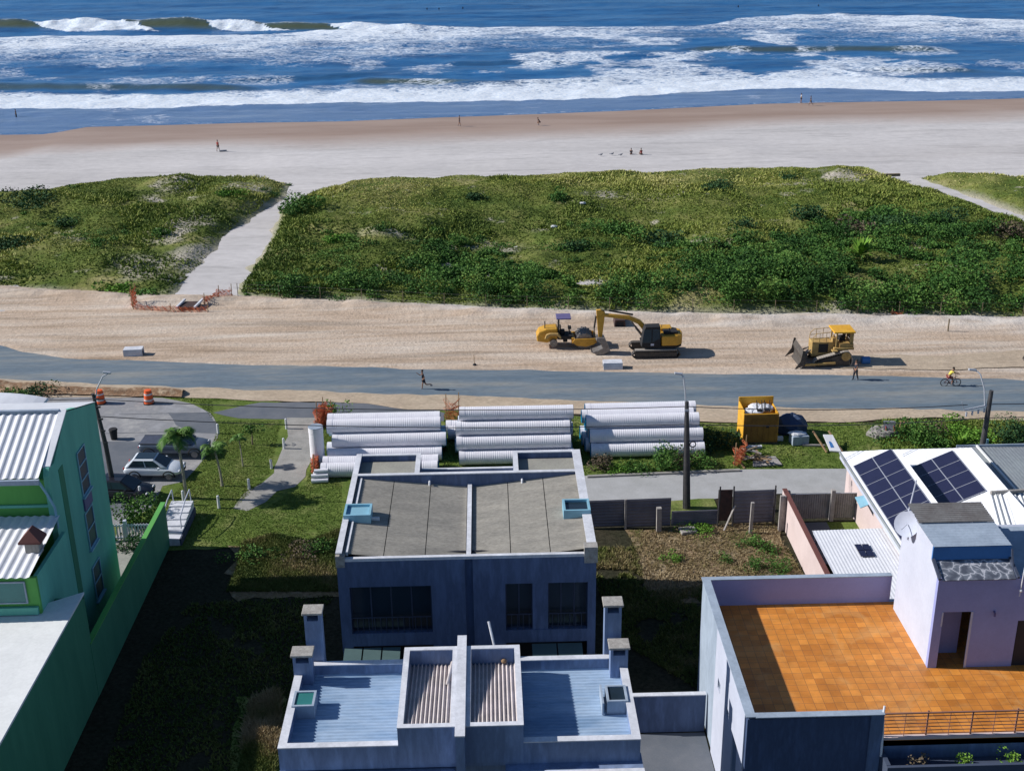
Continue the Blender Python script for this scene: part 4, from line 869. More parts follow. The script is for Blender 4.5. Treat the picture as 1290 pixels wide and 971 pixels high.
# planter in front of the railing
m = MB(); m.box(16.42, XR, 42.05, 42.2, 4.5, 5.28); m.box(16.42, XR, 42.2, Y0 + .18, 4.4, 4.75); m.box(16.42, 16.6, 42.2, Y0 + .2, 4.75, 5.3); m.build('planter_trough', 'planter', H0)
m = MB(); m.box(16.3, XR, 41.75, 43.0, 4.15, 4.3); m.build('ledge', 'slate_wall', H0)
window_f(H0, 19.6, 22.2, 1.6, 3.6, Y0 - .12, frame='white_old', n=2)
m = MB(); xs_ = [16.5 + i * 1.93 for i in range(8)]
m.box(16.45, XR, Y0 + .2, Y0 + .4, FZ, FZ + .12); m.build('terrace_curb', 'pink', H0)
m = MB()
for z in (5.95, 6.12, 6.3, 6.48, 6.66, 6.85): m.box(16.5, XR, Y0 + .28, Y0 + .31, z, z + .025)
m.box(16.5, XR, Y0 + .26, Y0 + .33, 7.0, 7.05)
for i, x in enumerate(xs_): m.box(x - .03, x + .03, Y0 + .31, Y0 + .37, FZ + .12, 7.1 if i % 2 else 6.98); m.box(x + .96, x + .98, Y0 + .31, Y0 + .34, FZ + .12, 6.98)
m.build('railing', 'rail', H0)
m = MB(); m.tube([(16.45, Y0 + .2, 7.5), (16.4, Y0 + .1, 7.2), (16.45, Y0 + .02, 6.2), (16.4, Y0 - .2, 5.2)], .05, 8); m.build('corner_pipe', 'white_plastic', H0)
for i, (px, lb) in enumerate(((1163, 'leftmost of the plants in the dark planter below the terrace railing'), (1222, 'bushy yellow green plant in the middle of the terrace planter'), (1283, 'plant in the terrace planter at the right picture edge'))):
    c = PY(px, 930, 42.65); rg = np.random.default_rng(i); q, t = blob_leaves((c.x, 42.65, 4.75), .42, .75, 260, .12, rg)
    o = leaf_obj('planter_plant', q, t + .2, 'leaf_brown' if i == 0 else 'leaf_lime'); to_base(o, (c.x, 42.65, 4.75)); T(o, lb, 'plant', 'planter plants')
# stair tower
TX, TY = 20.2, 48.45
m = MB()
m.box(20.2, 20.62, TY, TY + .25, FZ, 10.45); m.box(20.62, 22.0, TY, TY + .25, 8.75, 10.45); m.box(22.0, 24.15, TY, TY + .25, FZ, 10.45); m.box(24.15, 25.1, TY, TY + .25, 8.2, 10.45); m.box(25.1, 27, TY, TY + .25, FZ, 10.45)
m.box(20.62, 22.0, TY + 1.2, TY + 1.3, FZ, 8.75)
m.build('tower_front', 'shade_tone_wall', H0)
m = MB(); m.sidex([(TY + .25, FZ), (53.6, FZ), (53.6, 10.9), (53.0, 11.6), (49.45, 11.6), (49.45, 10.95), (TY + .25, 10.5)], 20.2, 20.4)
m.box(20.4, 23.6, 53.4, 53.6, FZ, 11.3); m.box(23.4, 23.6, 49.5, 53.4, 10.6, 11.5)
m.build('tower_side', 'white', H0)
MB().box(24.2, 25.1, TY + .06, TY + .1, FZ, 8.2).build('door', 'dark', H0)
m = MB(); m.box(21.9, 22.0, TY - .03, TY, FZ, 8.75); m.box(20.55, 20.62, TY - .02, TY, 8.0, 8.75); m.build('door_frame', 'white', H0)
m = MB(); m.box(20.15, 23.75, 49.4, 49.5, 10.95, 11.62); m.build('fascia', 'blue_fascia', H0)
m = MB(); m.slab([(20.35, TY - .1, 10.5), (23.7, TY - .1, 10.5), (23.7, 49.4, 10.93), (20.35, 49.4, 10.93)], .04); m.build('foil_canopy', 'marble', H0)
m = MB(); m.beam((20.2, TY - .1, 10.55), (20.2, 49.4, 11.0), .12); m.beam((23.8, TY - .1, 10.55), (23.75, 49.4, 11.0), .12); m.beam((23.7, TY + .2, 10.45), (23.75, 49.3, 11.5), .07); each(m, 'canopy_bracket', 'gray_dark', H0)
r = MB(); r.corr((20.15, 49.35, 11.66), (20.15, 51.5, 11.72), (23.75, 51.5, 11.72), (23.75, 49.35, 11.66), 9, .03, 4); r.build('tower_roof', 'white_old', H0, label='pale smooth front strip of the tower roof')
r = MB(); r.corr((20.15, 51.45, 11.76), (20.15, 53.2, 11.86), (23.75, 53.2, 11.86), (23.75, 51.45, 11.76), 10, .09, 6); r.build('tower_roof', 'weath_metal', H0, label='weathered corrugated rear strip of the tower roof')
MB().box(XR - .3, XR, Y0 + .45, Y1 - .25, 0, PZ).build('far_side_wall', 'white_old', H0); MB().box(20.4, 27, TY + .25, 49.4, 10.3, 10.42).build('lower_roof', 'white_old', H0); MB().box(23.6, 27, 49.4, 53.4, 10.3, 10.4).build('lower_roof', 'white_old', H0)
MB().box(23.6, 27, 53.4, 53.6, FZ, 10.4).build('tower_rear', 'white', H0); MB().box(26.8, 27, TY + .25, 53.4, FZ, 10.3).build('tower_end', 'white', H0)
m = MB(); m.tube([(22.95, TY - .02, 8.75), (22.95, TY - .12, 8.7), (22.95, TY - .15, 8.55)], .05, 8); m.build('wall_lamp', 'purple', H0)
m = MB(); m.tube([(23.98, TY - .15, 11.1), (23.95, TY - .15, 9.6)], .025, 6); m.ball((23.97, TY - .15, 9.9), .08, 8, 6); m.build('hanging_cable', 'white_plastic', H0)
# satellite dish
S0 = thing('satellite_dish', 'white round satellite dish on the upper rear corner of the white stair tower', 'satellite dish', (20.0, 52.7, 10.3))
m = MB(); nn = 24; rr_ = [0, .25, .45, .62]; base = Vector((19.92, 52.3, 11.25)); nrm = Vector((-.62, -.66, .42)).normalized(); ua = nrm.cross(Vector((0, 0, 1))).normalized(); ub = ua.cross(nrm)
vv = []; ff = []
for i, rad in enumerate(rr_):
    for j in range(nn):
        t = 2 * math.pi * j / nn; vv.append(base + (ua * math.cos(t) + ub * math.sin(t)) * rad + nrm * (rad * rad * .35))
for i in range(3):
    for j in range(nn): ff.append((i * nn + j, i * nn + (j + 1) % nn, (i + 1) * nn + (j + 1) % nn, (i + 1) * nn + j))
m.add(vv, ff); m.build('dish', 'white', S0, smooth=True)
MB().tube([base + nrm * .05, base + nrm * .6 - ub * .3], .02, 6).build('feed_arm', 'galv', S0)
MB().tube([base - nrm * .05, Vector((20.15, 52.7, 10.6)), Vector((20.15, 52.7, 10.2))], .04, 8).build('mast', 'white', S0)
A0 = thing('antenna_mast', 'thin white antenna mast standing behind the satellite dish', 'antenna', (20.3, 53.5, 11.3))
MB().tube([(20.3, 53.45, 11.0), (20.55, 53.5, 13.0)], [.05, .035], 8).build('mast', 'white', A0)
MB().beam((20.2, 53.45, 11.0), (20.5, 53.3, 11.3), .04).build('stay', 'galv', A0)
# ---------------- solar roof house
def sol(px, py, z): return tuple(P(px, py, z))
K0 = thing('solar_roof_house', 'pale pink walled house with a white roof carrying dark solar panels', 'house', (29, 70, 0))
m = MB(); m.box(24.35, 24.6, 60.5, 76.2, 0, 3.35); m.box(24.6, 40, 76.0, 76.2, 0, 3.35); m.box(24.6, 34, 60.5, 60.7, 0, 3.35); m.build('wall', 'pink', K0)
def bays(name, x0, z0, x1, z1, yr0, yr1, y0=58.5):
    r = MB(); r.corr((x0, y0, z0), (x1, y0, z1), (x1, yr1, z1), (x0, yr0, z0), int((x1 - x0) / .25), .012, 4); r.build(name, 'white_metal', K0)
    m = MB(); m.add([(x1, y0, z1 - .02), (x1, yr1, z1 - .02), (x1, yr1, 3.0), (x1, y0, 3.0), (x0, yr0, 3.0), (x0, yr0, z0 - .02), (x0, y0, z0 - .02), (x0, y0, 3.0)], [(0, 1, 2, 3), (1, 5, 4, 2), (0, 3, 7, 6), (6, 7, 4, 5)]); m.build('roof_side', 'white', K0)
sA = .5; zA1 = 3.5 + sA * 2.95; sB = .455; zB = lambda x: 3.55 + sB * (x - 27.87)
bays('roof', 24.0, 3.5, 26.95, zA1, P(1060, 569, 3.5).y, P(1128, 566, zA1).y)
bays('roof', 26.95, zB(26.95), 31.6, zB(31.6), P(1135, 566, zB(26.95)).y, P(1215, 564, zB(31.6)).y)
m = MB(); m.box(23.93, 24.0, 58.4, P(1060, 569, 3.5).y + .05, 3.36, 3.54); m.build('eave_trim', 'grey_metal', K0)
yS = P(1270, 563, 4.0).y
r = MB(); r.corr((31.7, 62.0, 4.1), (41.0, 62.0, 3.9), (41.0, yS, 3.9), (31.7, yS, 4.1), 40, .012, 3); r.build('side_roof', 'grey_metal', K0)
m = MB(); m.box(33.0, 33.12, 64, yS, 4.1, 4.22); m.build('roof_seam', 'cream_metal', K0); MB().box(31.7, 41, yS, yS + .1, 3.9, 4.2).build('eave_trim', 'white_old', K0)
MB().box(31.7, 40.8, 62.1, yS - .1, 3.2, 3.8).build('side_roof_deck', 'pink', K0)
q0, q1, q2, q3 = (27.9, 56.0, 4.1), (38.0, 56.0, 4.1), (38.0, 66.3, 4.9), tuple(P(1248, 622, 5.1))
r = MB(); r.corr(q0, q1, q2, q3, 26, .12, 6); r.build('ribbed_roof', 'cream_metal', K0)
MB().tube([Vector(q3) + Vector((0, 0, .08)), (34.5, 67.6, 5.08), (38, 66.3, 5.0)], .13, 8).build('ridge_cap', 'cap', K0)
MB().prism([(28.9, 56.2), (37.8, 56.2), (37.8, 66), (31.6, 67.5)], 3.0, 3.95).build('ribbed_roof_deck', 'pink', K0)
def array(x0, x1, y0, y1, z0, z1, cols, rows, label, skip=()):
    a = thing('solar_array', label, 'solar panels', (x0, y0, 3.6), group='solar arrays on the white roof')
    f = MB(); A_, B_ = Vector((x0, y0, z0)), Vector((x1, y0, z1)); e = (B_ - A_) / cols; dy = (y1 - y0) / rows; k = 0
    for i in range(cols):
        for j in range(rows):
            p = A_ + e * i; g = .035; n_ = Vector((-(z1 - z0), 0, x1 - x0)).normalized()
            q = [p + e * g / e.length + Vector((0, y0 * 0 + dy * j + g, 0)), p + e * (1 - g / e.length) + Vector((0, dy * j + g, 0)), p + e * (1 - g / e.length) + Vector((0, dy * (j + 1) - g, 0)), p + e * g / e.length + Vector((0, dy * (j + 1) - g, 0))]
            MB().slab([t + n_ * .012 for t in q], .02).build('panel', 'solar', a)
    q = [A_, B_, B_ + Vector((0, y1 - y0, 0)), A_ + Vector((0, y1 - y0, 0))]
    f.slab(q, .05).build('frame', 'solar_frame', a)
    s_ = MB()
    for j in (.25, .75): s_.beam((x0 + .1, y0 + (y1 - y0) * j, z0 - .06), (x1 - .1, y0 + (y1 - y0) * j, z1 - .07), .05)
    each(s_, 'mounting_rail', 'galv', a)
array(24.15, 26.58, 63.9, 74.3, 3.575 + .09, 3.5 + sA * 2.58 + .09, 2, 7, 'longer array of dark solar panels, along the left eave of the white roof')
array(27.87, 30.55, 68.0, 73.9, zB(27.87) + .1, zB(30.55) + .1, 2, 4, 'shorter array of dark solar panels, in the middle of the white roof')
# carport
C0 = thing('white_carport', 'flat white carport roof with a small four pane panel beside the pink house', 'carport', (21.9, 65, 0))
r = MB(); r.corr((19.8, 59.5, 2.55), (24.3, 59.5, 2.62), (24.3, 67.6, 2.62), (19.8, 67.6, 2.55), 22, .015, 4); r.build('roof', 'white_metal', C0)
MB().box(19.85, 24.25, 59.6, 67.5, 2.4, 2.5).build('deck', 'white', C0)
for x, y in ((20.0, 67.3), (22, 67.3), (20, 60), (23.9, 67.3)): MB().box(x - .07, x + .07, y - .07, y + .07, 0, 2.4).build('post', 'white', C0)
m = MB()
for i in range(2):
    for j in range(2): m.slab([(21.85 + i * .45, 64.1 + j * .75, 2.70), (22.25 + i * .45, 64.1 + j * .75, 2.70), (22.25 + i * .45, 64.78 + j * .75, 2.70), (21.85 + i * .45, 64.78 + j * .75, 2.70)], .04)
m.build('roof_panel', 'solar', C0)
m = MB(); m.box(23.2, 24.3, 57.0, 59.3, 2.2, 2.9); m.build('brown_box_roof', 'terracotta', C0)
m = MB(); m.box(19.1, 19.75, 58.0, 73.6, 0, .1); 
o = MB().box(19.35, 19.6, 58.0, 73.6, 0, 2.4).build('boundary_wall', 'pink', label='long pale pink boundary wall between the weedy lot and the white carport', cat='wall')
MB().box(19.32, 19.63, 57.97, 73.63, 2.4, 2.45).build('coping', 'terracotta', o)
o = thing('street_fence', 'grey translucent sheet fence with concrete posts between the pink wall and the solar house', 'fence', (22, 73.6, 0))
for x0, x1 in ((19.75, 22.6), (22.9, 25.0)):
    r = MB(); r.corr((x0, 73.6, .15), (x1, 73.6, .15), (x1, 73.6, 2.0), (x0, 73.6, 2.0), int((x1 - x0) / .15), .03, 4); r.build('panel', 'weath_metal', o)
for x in (19.72, 22.75, 25.1): MB().box(x - .13, x + .13, 73.4, 73.7, 0, 2.3).build('post', 'post', o)
MB().box(19.85, 25.0, 73.55, 73.6, 2.0, 2.05).build('top_rail', 'galv', o)
sheet('yard_lawn', [(19.8, 67.8), (25.0, 67.8), (25.0, 73.3), (19.8, 73.3)], .012, 'lawn', world=True)
sheet('yard_slab', [(19.8, 67.8), (22.4, 67.8), (22.4, 73.3), (19.8, 73.3)], .018, 'asphalt', world=True)
# small light blue awning on the pink wall
MB().slab([(23.5, 71.3, 2.9), (24.4, 71.1, 3.2), (24.4, 70.0, 3.2), (23.5, 70.0, 2.8)], .05).build('awning', 'frame_blue', K0)
# ---------------- empty lot fence
f0 = thing('lot_fence', 'dark grey corrugated sheet fence with a low gap beside the weedy lot', 'fence', (12, 73, 0))
for x0, x1, z1_, y in ((5.3, 8.8, 2.05, 73.2), (8.85, 11.85, 2.15, 73.1), (11.9, 15.0, 1.15, 73.2), (16.0, 18.9, 2.5, 73.3)):
    r = MB(); r.corr((x0, y, .05), (x0, y, z1_), (x1, y + .1, z1_), (x1, y + .1, .05), 9, .04, 4); r.build('panel', 'fence', f0)
MB().box(15.0, 15.95, 73.3, 73.35, 0.3, 2.6).build('panel', 'rust', f0, label='rusty dark gate panel')
for x, y, h, w_ in ((8.82, 73.05, 2.2, .14), (11.0, 72.6, 1.75, .32), (15.0, 73.0, 3.0, .09), (16.0, 73.0, 3.0, .09), (17.0, 72.0, 2.3, .2), (19.0, 72.3, 2.6, .2), (19.25, 72.4, 2.5, .2), (18.75, 73.2, 2.9, .08)):
    MB().beam((x, y, 0), (x + random.uniform(-.06, .1), y, h), w_).build('post', 'post' if w_ > .13 else 'pole', f0)
MB().beam((15.3, 72.3, .1), (16.1, 73.0, 1.6), .1).build('broken_stake', 'post', f0)
MB().obox((12.9, 72.4, .12), (1.1, .8, .2), (0, 0, .2)).build('concrete_slab', 'cap', bevel=.04, label='pale broken concrete slab lying in the weeds below the low fence gap', cat='slab')

# ---------------- green house
G0 = thing('green_house', 'tall green house with white ribbed roofs and a tall side wall', 'house', (-27, 62, 0))
GX = -23.2
m = MB()
# main right wall with gable profile
m.sidex([(58.9, 0), (67.5, 0), (67.5, 12.2), (62.8, 13.7), (59.9, 11.9), (59.1, 12.0), (58.9, 11.6)], GX - .3, GX)
m.build('side_wall', 'green', G0)
m = MB(); m.box(GX - .05, GX + .02, 60.3, 61.0, 0, 11.3); m.build('recess_shade_strip', 'green_wall', G0)  # flat darker strip, painted for the shade of a recess
m = MB(); m.box(-36, GX - .3, 67.2, 67.5, 0, 12.0); m.build('rear_wall', 'green', G0)
m = MB(); m.box(-36, GX - .35, 59.1, 59.3, 0, 11.3); m.build('front_wall', 'lime', G0)
MB().box(-36, GX - .3, 58.98, 59.1, 9.75, 9.9).build('wall_band', 'green', G0)
r = MB(); r.corr((-38, 58.4, 11.75), (GX - .35, 58.4, 11.75), (GX - .35, 62.75, 13.62), (-38, 62.75, 13.62), 34, .07, 6); r.build('upper_roof', 'white_metal', G0)
r = MB(); r.slab([(-38, 62.75, 13.7), (GX, 62.75, 13.7), (GX, 67.6, 12.2), (-38, 67.6, 12.2)], .06); r.build('rear_roof', 'white_metal', G0)
MB().box(-38, GX - .35, 62.65, 62.85, 13.66, 13.78).build('ridge_cap', 'white_old', G0)
MB().slab([(GX - .36, 59.2, 12.05), (GX + .03, 59.2, 12.05), (GX + .03, 62.8, 13.76), (GX - .36, 62.8, 13.76)], .08).build('verge_trim', 'white_metal', G0)
m = MB(); m.box(-38, GX - .3, 58.2, 58.36, 11.45, 11.72); m.build('gutter', 'white_old', G0)
m = MB(); m.tube([(GX - .35, 58.4, 11.5), (GX - .2, 58.8, 10.6), (GX + .06, 58.85, 9.8), (GX + .06, 58.85, 8.6)], .07, 8); m.build('downpipe', 'frame_blue', G0)
# arched rear roof behind the ridge
m = MB(); pr = [(-33.5 + 7.6 * t, 11.7 + .45 * math.sin(math.pi * min(1, t * 1.1)) ** .8) for t in np.linspace(0, .9, 14)]
m.side([(-33.5, 11.6)] + pr + [(-26.6, 11.6)], 67.7, 69.5); m.build('barrel_roof', 'white_metal', G0)
# lower front part
m = MB(); m.box(-36, -22.8, 54.1, 54.3, 0, 8.35); m.build('porch_wall', 'lime', G0); MB().box(-23.0, -22.8, 54.3, 58.9, 0, 8.35).build('porch_side_wall', 'green', G0)
r = MB(); r.corr((-38, 53.7, 8.6), (-22.95, 53.7, 8.6), (-22.95, 58.9, 9.3), (-38, 58.9, 9.3), 34, .07, 6); r.build('lower_roof', 'white_metal', G0)
MB().box(-36, -22.9, 53.9, 54.09, 6.35, 6.75).build('wall_base', 'green', G0)
o = window_f(G0, -28.4, -23.35, 6.95, 8.2, 54.02, frame='white_old', glass='green_glass', n=3)
m = MB(); m.box(-23.75, -23.05, 55.7, 56.3, 8.7, 9.45); o = m.build('chimney', 'chim', G0)
m = MB(); b_ = [(-23.98, 55.5), (-22.85, 55.5), (-22.85, 56.5), (-23.98, 56.5)]
m.add([(x, y, 9.45) for x, y in b_] + [(x, y, 9.55) for x, y in b_] + [(-23.42, 55.75, 10.15), (-23.42, 56.3, 10.15)], [(3, 2, 1, 0), (0, 1, 5, 4), (1, 2, 6, 5), (2, 3, 7, 6), (3, 0, 4, 7), (4, 5, 8), (5, 6, 9, 8), (6, 7, 9), (7, 4, 8, 9)])
m.build('cap_roof', 'terracotta', o)
# windows down the side wall: tall strips with a bay
def window_s(y0, y1, z0, z1, n=2, bay=.0):
    f = MB(); t = .07; X = GX + .02 + bay
    f.box(X, X + .06, y0, y1, z0, z0 + t); f.box(X, X + .06, y0, y1, z1 - t, z1); f.box(X, X + .06, y0, y0 + t, z0 + t, z1 - t); f.box(X, X + .06, y1 - t, y1, z0 + t, z1 - t)
    for i in range(1, n): c = z0 + (z1 - z0) * i / n; f.box(X, X + .06, y0 + t, y1 - t, c - t / 2, c + t / 2)
    o = f.build('window', 'frame_blue', G0); MB().box(X, X + .02, y0 + t, y1 - t, z0 + t, z1 - t).build('pane', 'glass_dull', o)
    MB().box(X - .02, X + .16, y0 - .08, y1 + .08, z0 - .12, z0 - .02).build('sill', 'frame_blue', o)
window_s(63.2, 64.6, 8.2, 10.9, 3); window_s(63.0, 64.4, 4.9, 7.2, 2); window_s(62.8, 64.2, 1.6, 3.8, 2)
MB().box(GX, GX + .1, 63.15, 64.5, 7.3, 8.05).build('window_panel', 'purple', G0)
# front flat roofed block in front of the house
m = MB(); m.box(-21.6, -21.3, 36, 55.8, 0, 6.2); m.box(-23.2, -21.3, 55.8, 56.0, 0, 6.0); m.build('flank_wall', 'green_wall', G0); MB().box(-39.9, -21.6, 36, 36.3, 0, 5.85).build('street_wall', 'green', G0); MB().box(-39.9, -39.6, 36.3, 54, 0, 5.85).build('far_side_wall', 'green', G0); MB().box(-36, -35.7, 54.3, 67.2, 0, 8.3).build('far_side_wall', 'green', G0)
m = MB(); m.slab([(-40, 36, 6.0), (-21.25, 36, 6.3), (-21.25, 56.0, 6.35), (-22.8, 55.1, 6.3), (-22.8, 54.1, 6.3), (-40, 54.1, 6.1)], .12); m.build('flat_roof', 'cream_metal', G0)
MB().slab([(-29.5, 43.2, 6.45), (-23.6, 43.6, 6.55), (-23.35, 46.2, 6.6), (-29.5, 46.6, 6.5)], .1).build('roof_panel', 'solar', G0)
m = MB()
for i in range(14): m.box(-23.5, -23.3, 43.5 + i * .2, 43.6 + i * .2, 6.3, 6.5)
m.build('panel_rack', 'dark', G0)
# boundary wall with sloping coping
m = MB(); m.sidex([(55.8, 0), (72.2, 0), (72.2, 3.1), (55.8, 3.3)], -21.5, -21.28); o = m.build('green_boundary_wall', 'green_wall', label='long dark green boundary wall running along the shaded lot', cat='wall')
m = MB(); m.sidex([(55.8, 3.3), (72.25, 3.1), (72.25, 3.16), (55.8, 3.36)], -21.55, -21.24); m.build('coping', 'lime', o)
# low white fence at the rear of the yard and white steps
f0 = thing('white_picket_fence', 'low white barred fence at the back of the green house yard', 'fence', (-24.5, 73, 0))
m = MB()
for i in range(26): x = -26.9 + i * .2; m.box(x, x + .08, 72.9, 72.96, .1, 1.25)
m.build('bars', 'white', f0); MB().box(-26.95, -21.6, 72.97, 73.03, 1.05, 1.15).build('rail', 'white', f0); MB().box(-26.95, -21.6, 72.97, 73.03, .15, .25).build('rail', 'white', f0)
for x in (-27.0, -24.3, -21.75): MB().box(x - .1, x + .1, 72.85, 73.1, 0, 1.5).build('post', 'white', f0)
s0 = thing('white_ramp', 'white concrete ramp with tubular handrail outside the end of the green wall', 'ramp', (-21.3, 74, 0))
m = MB()
for i in range(6): m.box(-22.1 + .25 * (i % 2) * 0, -20.6, 72.1 + i * .75, 72.85 + i * .75, 0, .5 + .1 * i)
m.build('steps', 'trim', s0)
for x in (-20.7, -21.9):
    MB().tube([(x, 73.2, .7), (x, 73.3, 1.5), (x, 75.0, 1.9), (x, 76.3, 2.0), (x, 76.4, 1.1)], .04, 6).build('handrail', 'white', s0)
MB().box(-20.6, -20.5, 72.1, 76.6, 0, .5).build('plinth', 'gray_dark', s0)

# ================================================================== PIPES
def make_pipe(name, L, r=.54):
    o = thing(name, 'pipe', 'pipe', (0, 0, 0), group='white drainage pipes')
    n = 28; m = MB(); k = int(L / .16); pts = []
    xs_ = np.linspace(-L / 2, L / 2, k * 2 + 1); rs = [r * (1.0 if i % 2 else .982) for i in range(len(xs_))]
    m.tube([(x, 0, r) for x in xs_], rs, n, caps=False); m.build('pipe_wall', 'pipe', o, world=False)
    m = MB(); m.tube([(-L / 2 - .02, 0, r), (L / 2 + .02, 0, r)], r * .9, n, caps=False)
    for s_ in (-1, 1):
        vv = [(s_ * (L / 2 + .02), math.cos(t) * rr__, r + math.sin(t) * rr__) for rr__ in (r * .9, r * .97) for t in [2 * math.pi * j / n for j in range(n)]]
        m.add(vv, [(j, (j + 1) % n, n + (j + 1) % n, n + j) for j in range(n)])
    m.build('lining', 'pipe_blue', o, world=False)
    for s_ in (-1, 1): MB().tube([(s_ * (L / 2 - .42), 0, r), (s_ * (L / 2), 0, r)], r * 1.015, n, caps=False).build('end_sleeve', 'pipe', o, world=False)
    return o
proto = make_pipe('drainage_pipe', 8.5); used = [False]
ordn = ['first', 'second', 'third', 'fourth', 'fifth', 'sixth', 'seventh']
def put(x, y, z, label, rz=0):
    if not used[0]: used[0] = True; proto.location = (x, y, z); proto.rotation_euler = (0, 0, rz); proto['label'] = label; return proto
    return dup(proto, (x, y, z), rz, label)
def stack(cx, y0, layers, nm, pitch=1.1, jx=.3):
    names = {3: ['bottom', 'middle', 'top'], 4: ['bottom', 'second', 'third', 'top'], 2: ['bottom', 'top']}[len(layers)]
    for li, idx in enumerate(layers):
        for q, i in enumerate(idx):
            pos = ordn[q] + ' from the front' if len(idx) > 1 else 'single one'
            put(cx + random.uniform(-jx, jx), y0 + pitch * (i + li * .5), li * .945, 'white pipe, %s, %s layer of %s' % (pos, names[li], nm), R(random.uniform(-.5, .5)))
stack(-7.95, 81.9, [[0, 1, 2.3, 3.3, 4.3, 5.3], [2.3, 3.3, 4.3], [2.3, 3.3]], 'the left stack')
stack(1.75, 83.5, [[0, 1, 2, 3], [0, 1, 2], [0, 1], [0]], 'the middle stack')
put(.7, 89.2, 0, 'white pipe on the ground behind the middle stack, sticking out left', 0); put(.9, 87.9, .1, 'white ribbed pipe leaning between the middle stack and the one behind it', 0)
stack(11.4, 84.3, [[0, 1, 2, 3, 4], [0, 1, 2, 3], [0, 1, 2]], 'the right stack')
vp = make_pipe('upright_pipe', 3.0); vp['label'] = 'short white pipe standing upright at the left end of the left stack'; vp.location = (-13.0, 84.2, 1.55)
vp.rotation_euler = (0, R(90), 0); vp.location = (-13.55, 84.2, 1.5)
MB().tube([(-1.54, 0, .54), (-1.48, 0, .54)], .545, 28).build('end_cap', 'white_old', vp, world=False)
b0 = thing('pipe_offcut_bundle', 'bundle of thin white pipe offcuts at the front left end of the left stack', 'pipe bundle', (-12.6, 81.6, 0))
for i, (y, z) in enumerate(((-.5, .17), (-.15, .17), (.2, .17), (-.32, .47), (.03, .47), (-.15, .77))):
    m = MB(); m.tube([(-13.1 + .1 * (i % 3), 81.4 + y, z), (-11.9, 81.5 + y, z)], .16, 14, caps=False); m.build('offcut', 'pipe', b0)

# ================================================================== MACHINES
def wheel(parent, x, y, z, r, w_, tyre='black', rimm='rim', rr=.55):
    m = MB(); n = 24; pr = [(-.5, .8), (-.5, .95), (-.38, 1.0), (.38, 1.0), (.5, .95), (.5, .8)]
    m.tube([(x, y + a * w_, z) for a, b in pr], [b * r for a, b in pr], n); o = m.build('wheel', tyre, parent, world=False, smooth=False)
    m = MB(); m.tube([(x, y - w_ * .53, z), (x, y + w_ * .53, z)], r * rr, 16); m.tube([(x, y - w_ * .58, z), (x, y + w_ * .58, z)], r * .18, 10); m.build('rim', rimm, o, world=False); return o
def track_loop(parent, path, y0, y1, mat_top='track', pads=True, name='track'):
    """closed track band with shoes along a side-view path of (x,z)"""
    pts = []; n = len(path)
    for i in range(n):
        a, b = Vector((path[i][0], path[i][1])), Vector((path[(i + 1) % n][0], path[(i + 1) % n][1])); k = max(1, int((b - a).length / .2))
        for j in range(k): pts.append(a.lerp(b, j / k))
    m = MB(); k = len(pts)
    for i in range(k):
        a, b = pts[i], pts[(i + 1) % k]; d = (b - a); ang = math.atan2(d.y, d.x); c = (a + b) / 2
        m.obox((c.x, (y0 + y1) / 2, c.y), (d.length * .9, y1 - y0, .07), (0, -ang, 0)); m.obox((c.x - math.sin(ang) * .05, (y0 + y1) / 2, c.y + math.cos(ang) * .05), (.03, y1 - y0, .06), (0, -ang, 0))
    return m.build(name, mat_top, parent, world=False)
E0 = thing('excavator', 'yellow tracked excavator with its boom folded towards the roller', 'excavator', tuple(P(826, 451)))
E0.location.y += 1.2; OFF[E0] = Matrix.Translation(E0.location)
for s_ in (-1, 1):
    y0, y1 = s_ * 1.2 - .28, s_ * 1.2 + .28
    pth = [(-1.95, .12), (-2.2, .4), (-1.95, .72), (1.95, .76), (2.2, .42), (1.95, .1)]
    track_loop(E0, pth[::-1], y0, y1); MB().box(-1.9, 1.9, y0 + .1, y1 - .1, .16, .62).build('track_frame', 'track', E0, world=False)
MB().box(-1.0, 1.0, -.95, .95, .5, .9).build('undercarriage', 'track', E0, world=False)
MB().box(-1.9, 1.9, -1.45, -.95, .78, .86).build('track_guard', 'track_dust', E0, world=False)
m = MB(); m.prism([(-1.2, -1.2), (1.9, -1.25), (2.35, -.8), (2.45, 0), (2.35, .8), (1.9, 1.25), (-1.2, 1.2)], .98, 1.15); m.build('turntable_deck', 'black', E0, world=False)
m = MB(); m.prism([(.5, -1.25), (1.9, -1.25), (2.4, -.8), (2.5, 0), (2.4, .8), (1.9, 1.25), (.5, 1.25)], 1.15, 2.1); m.box(.5, 1.6, .1, 1.2, 2.1, 2.4); m.build('engine_hood', 'yellow', E0, world=False, bevel=.1)
m = MB(); m.box(.75, 2.0, -.75, .35, 2.1, 2.32); m.build('hood_grille', 'black', E0, world=False)
m = MB(); m.side([(-1.35, 1.1), (-1.15, 2.6), (-1.0, 3.0), (.35, 3.02), (.4, 1.1)], -1.25, -.25); cab = m.build('cab', 'black', E0, world=False, bevel=.06)
MB().side([(-1.26, 1.5), (-1.1, 2.75), (-.45, 2.8), (-.45, 1.5)], -1.262, -1.252).build('cab_window', 'glass', cab, world=False); MB().side([(-.35, 1.5), (-.35, 2.8), (.28, 2.8), (.3, 1.9)], -1.262, -1.252).build('cab_window', 'glass', cab, world=False)
MB().box(-.5, -.2, -1.272, -1.262, 1.22, 1.42).build('door_plate', 'white', cab, world=False)
m = MB(); bw = .22
m.side([(-.9, 1.30), (-.35, 1.30), (-.5, 2.31), (-1.3, 3.17), (-2.3, 3.61), (-4.75, 3.88), (-4.85, 3.65), (-2.4, 3.31), (-1.55, 2.87), (-1.0, 2.17)], .0 - bw + .2, .0 + bw + .2); m.build('boom', 'yellow', E0, world=False, bevel=.03)
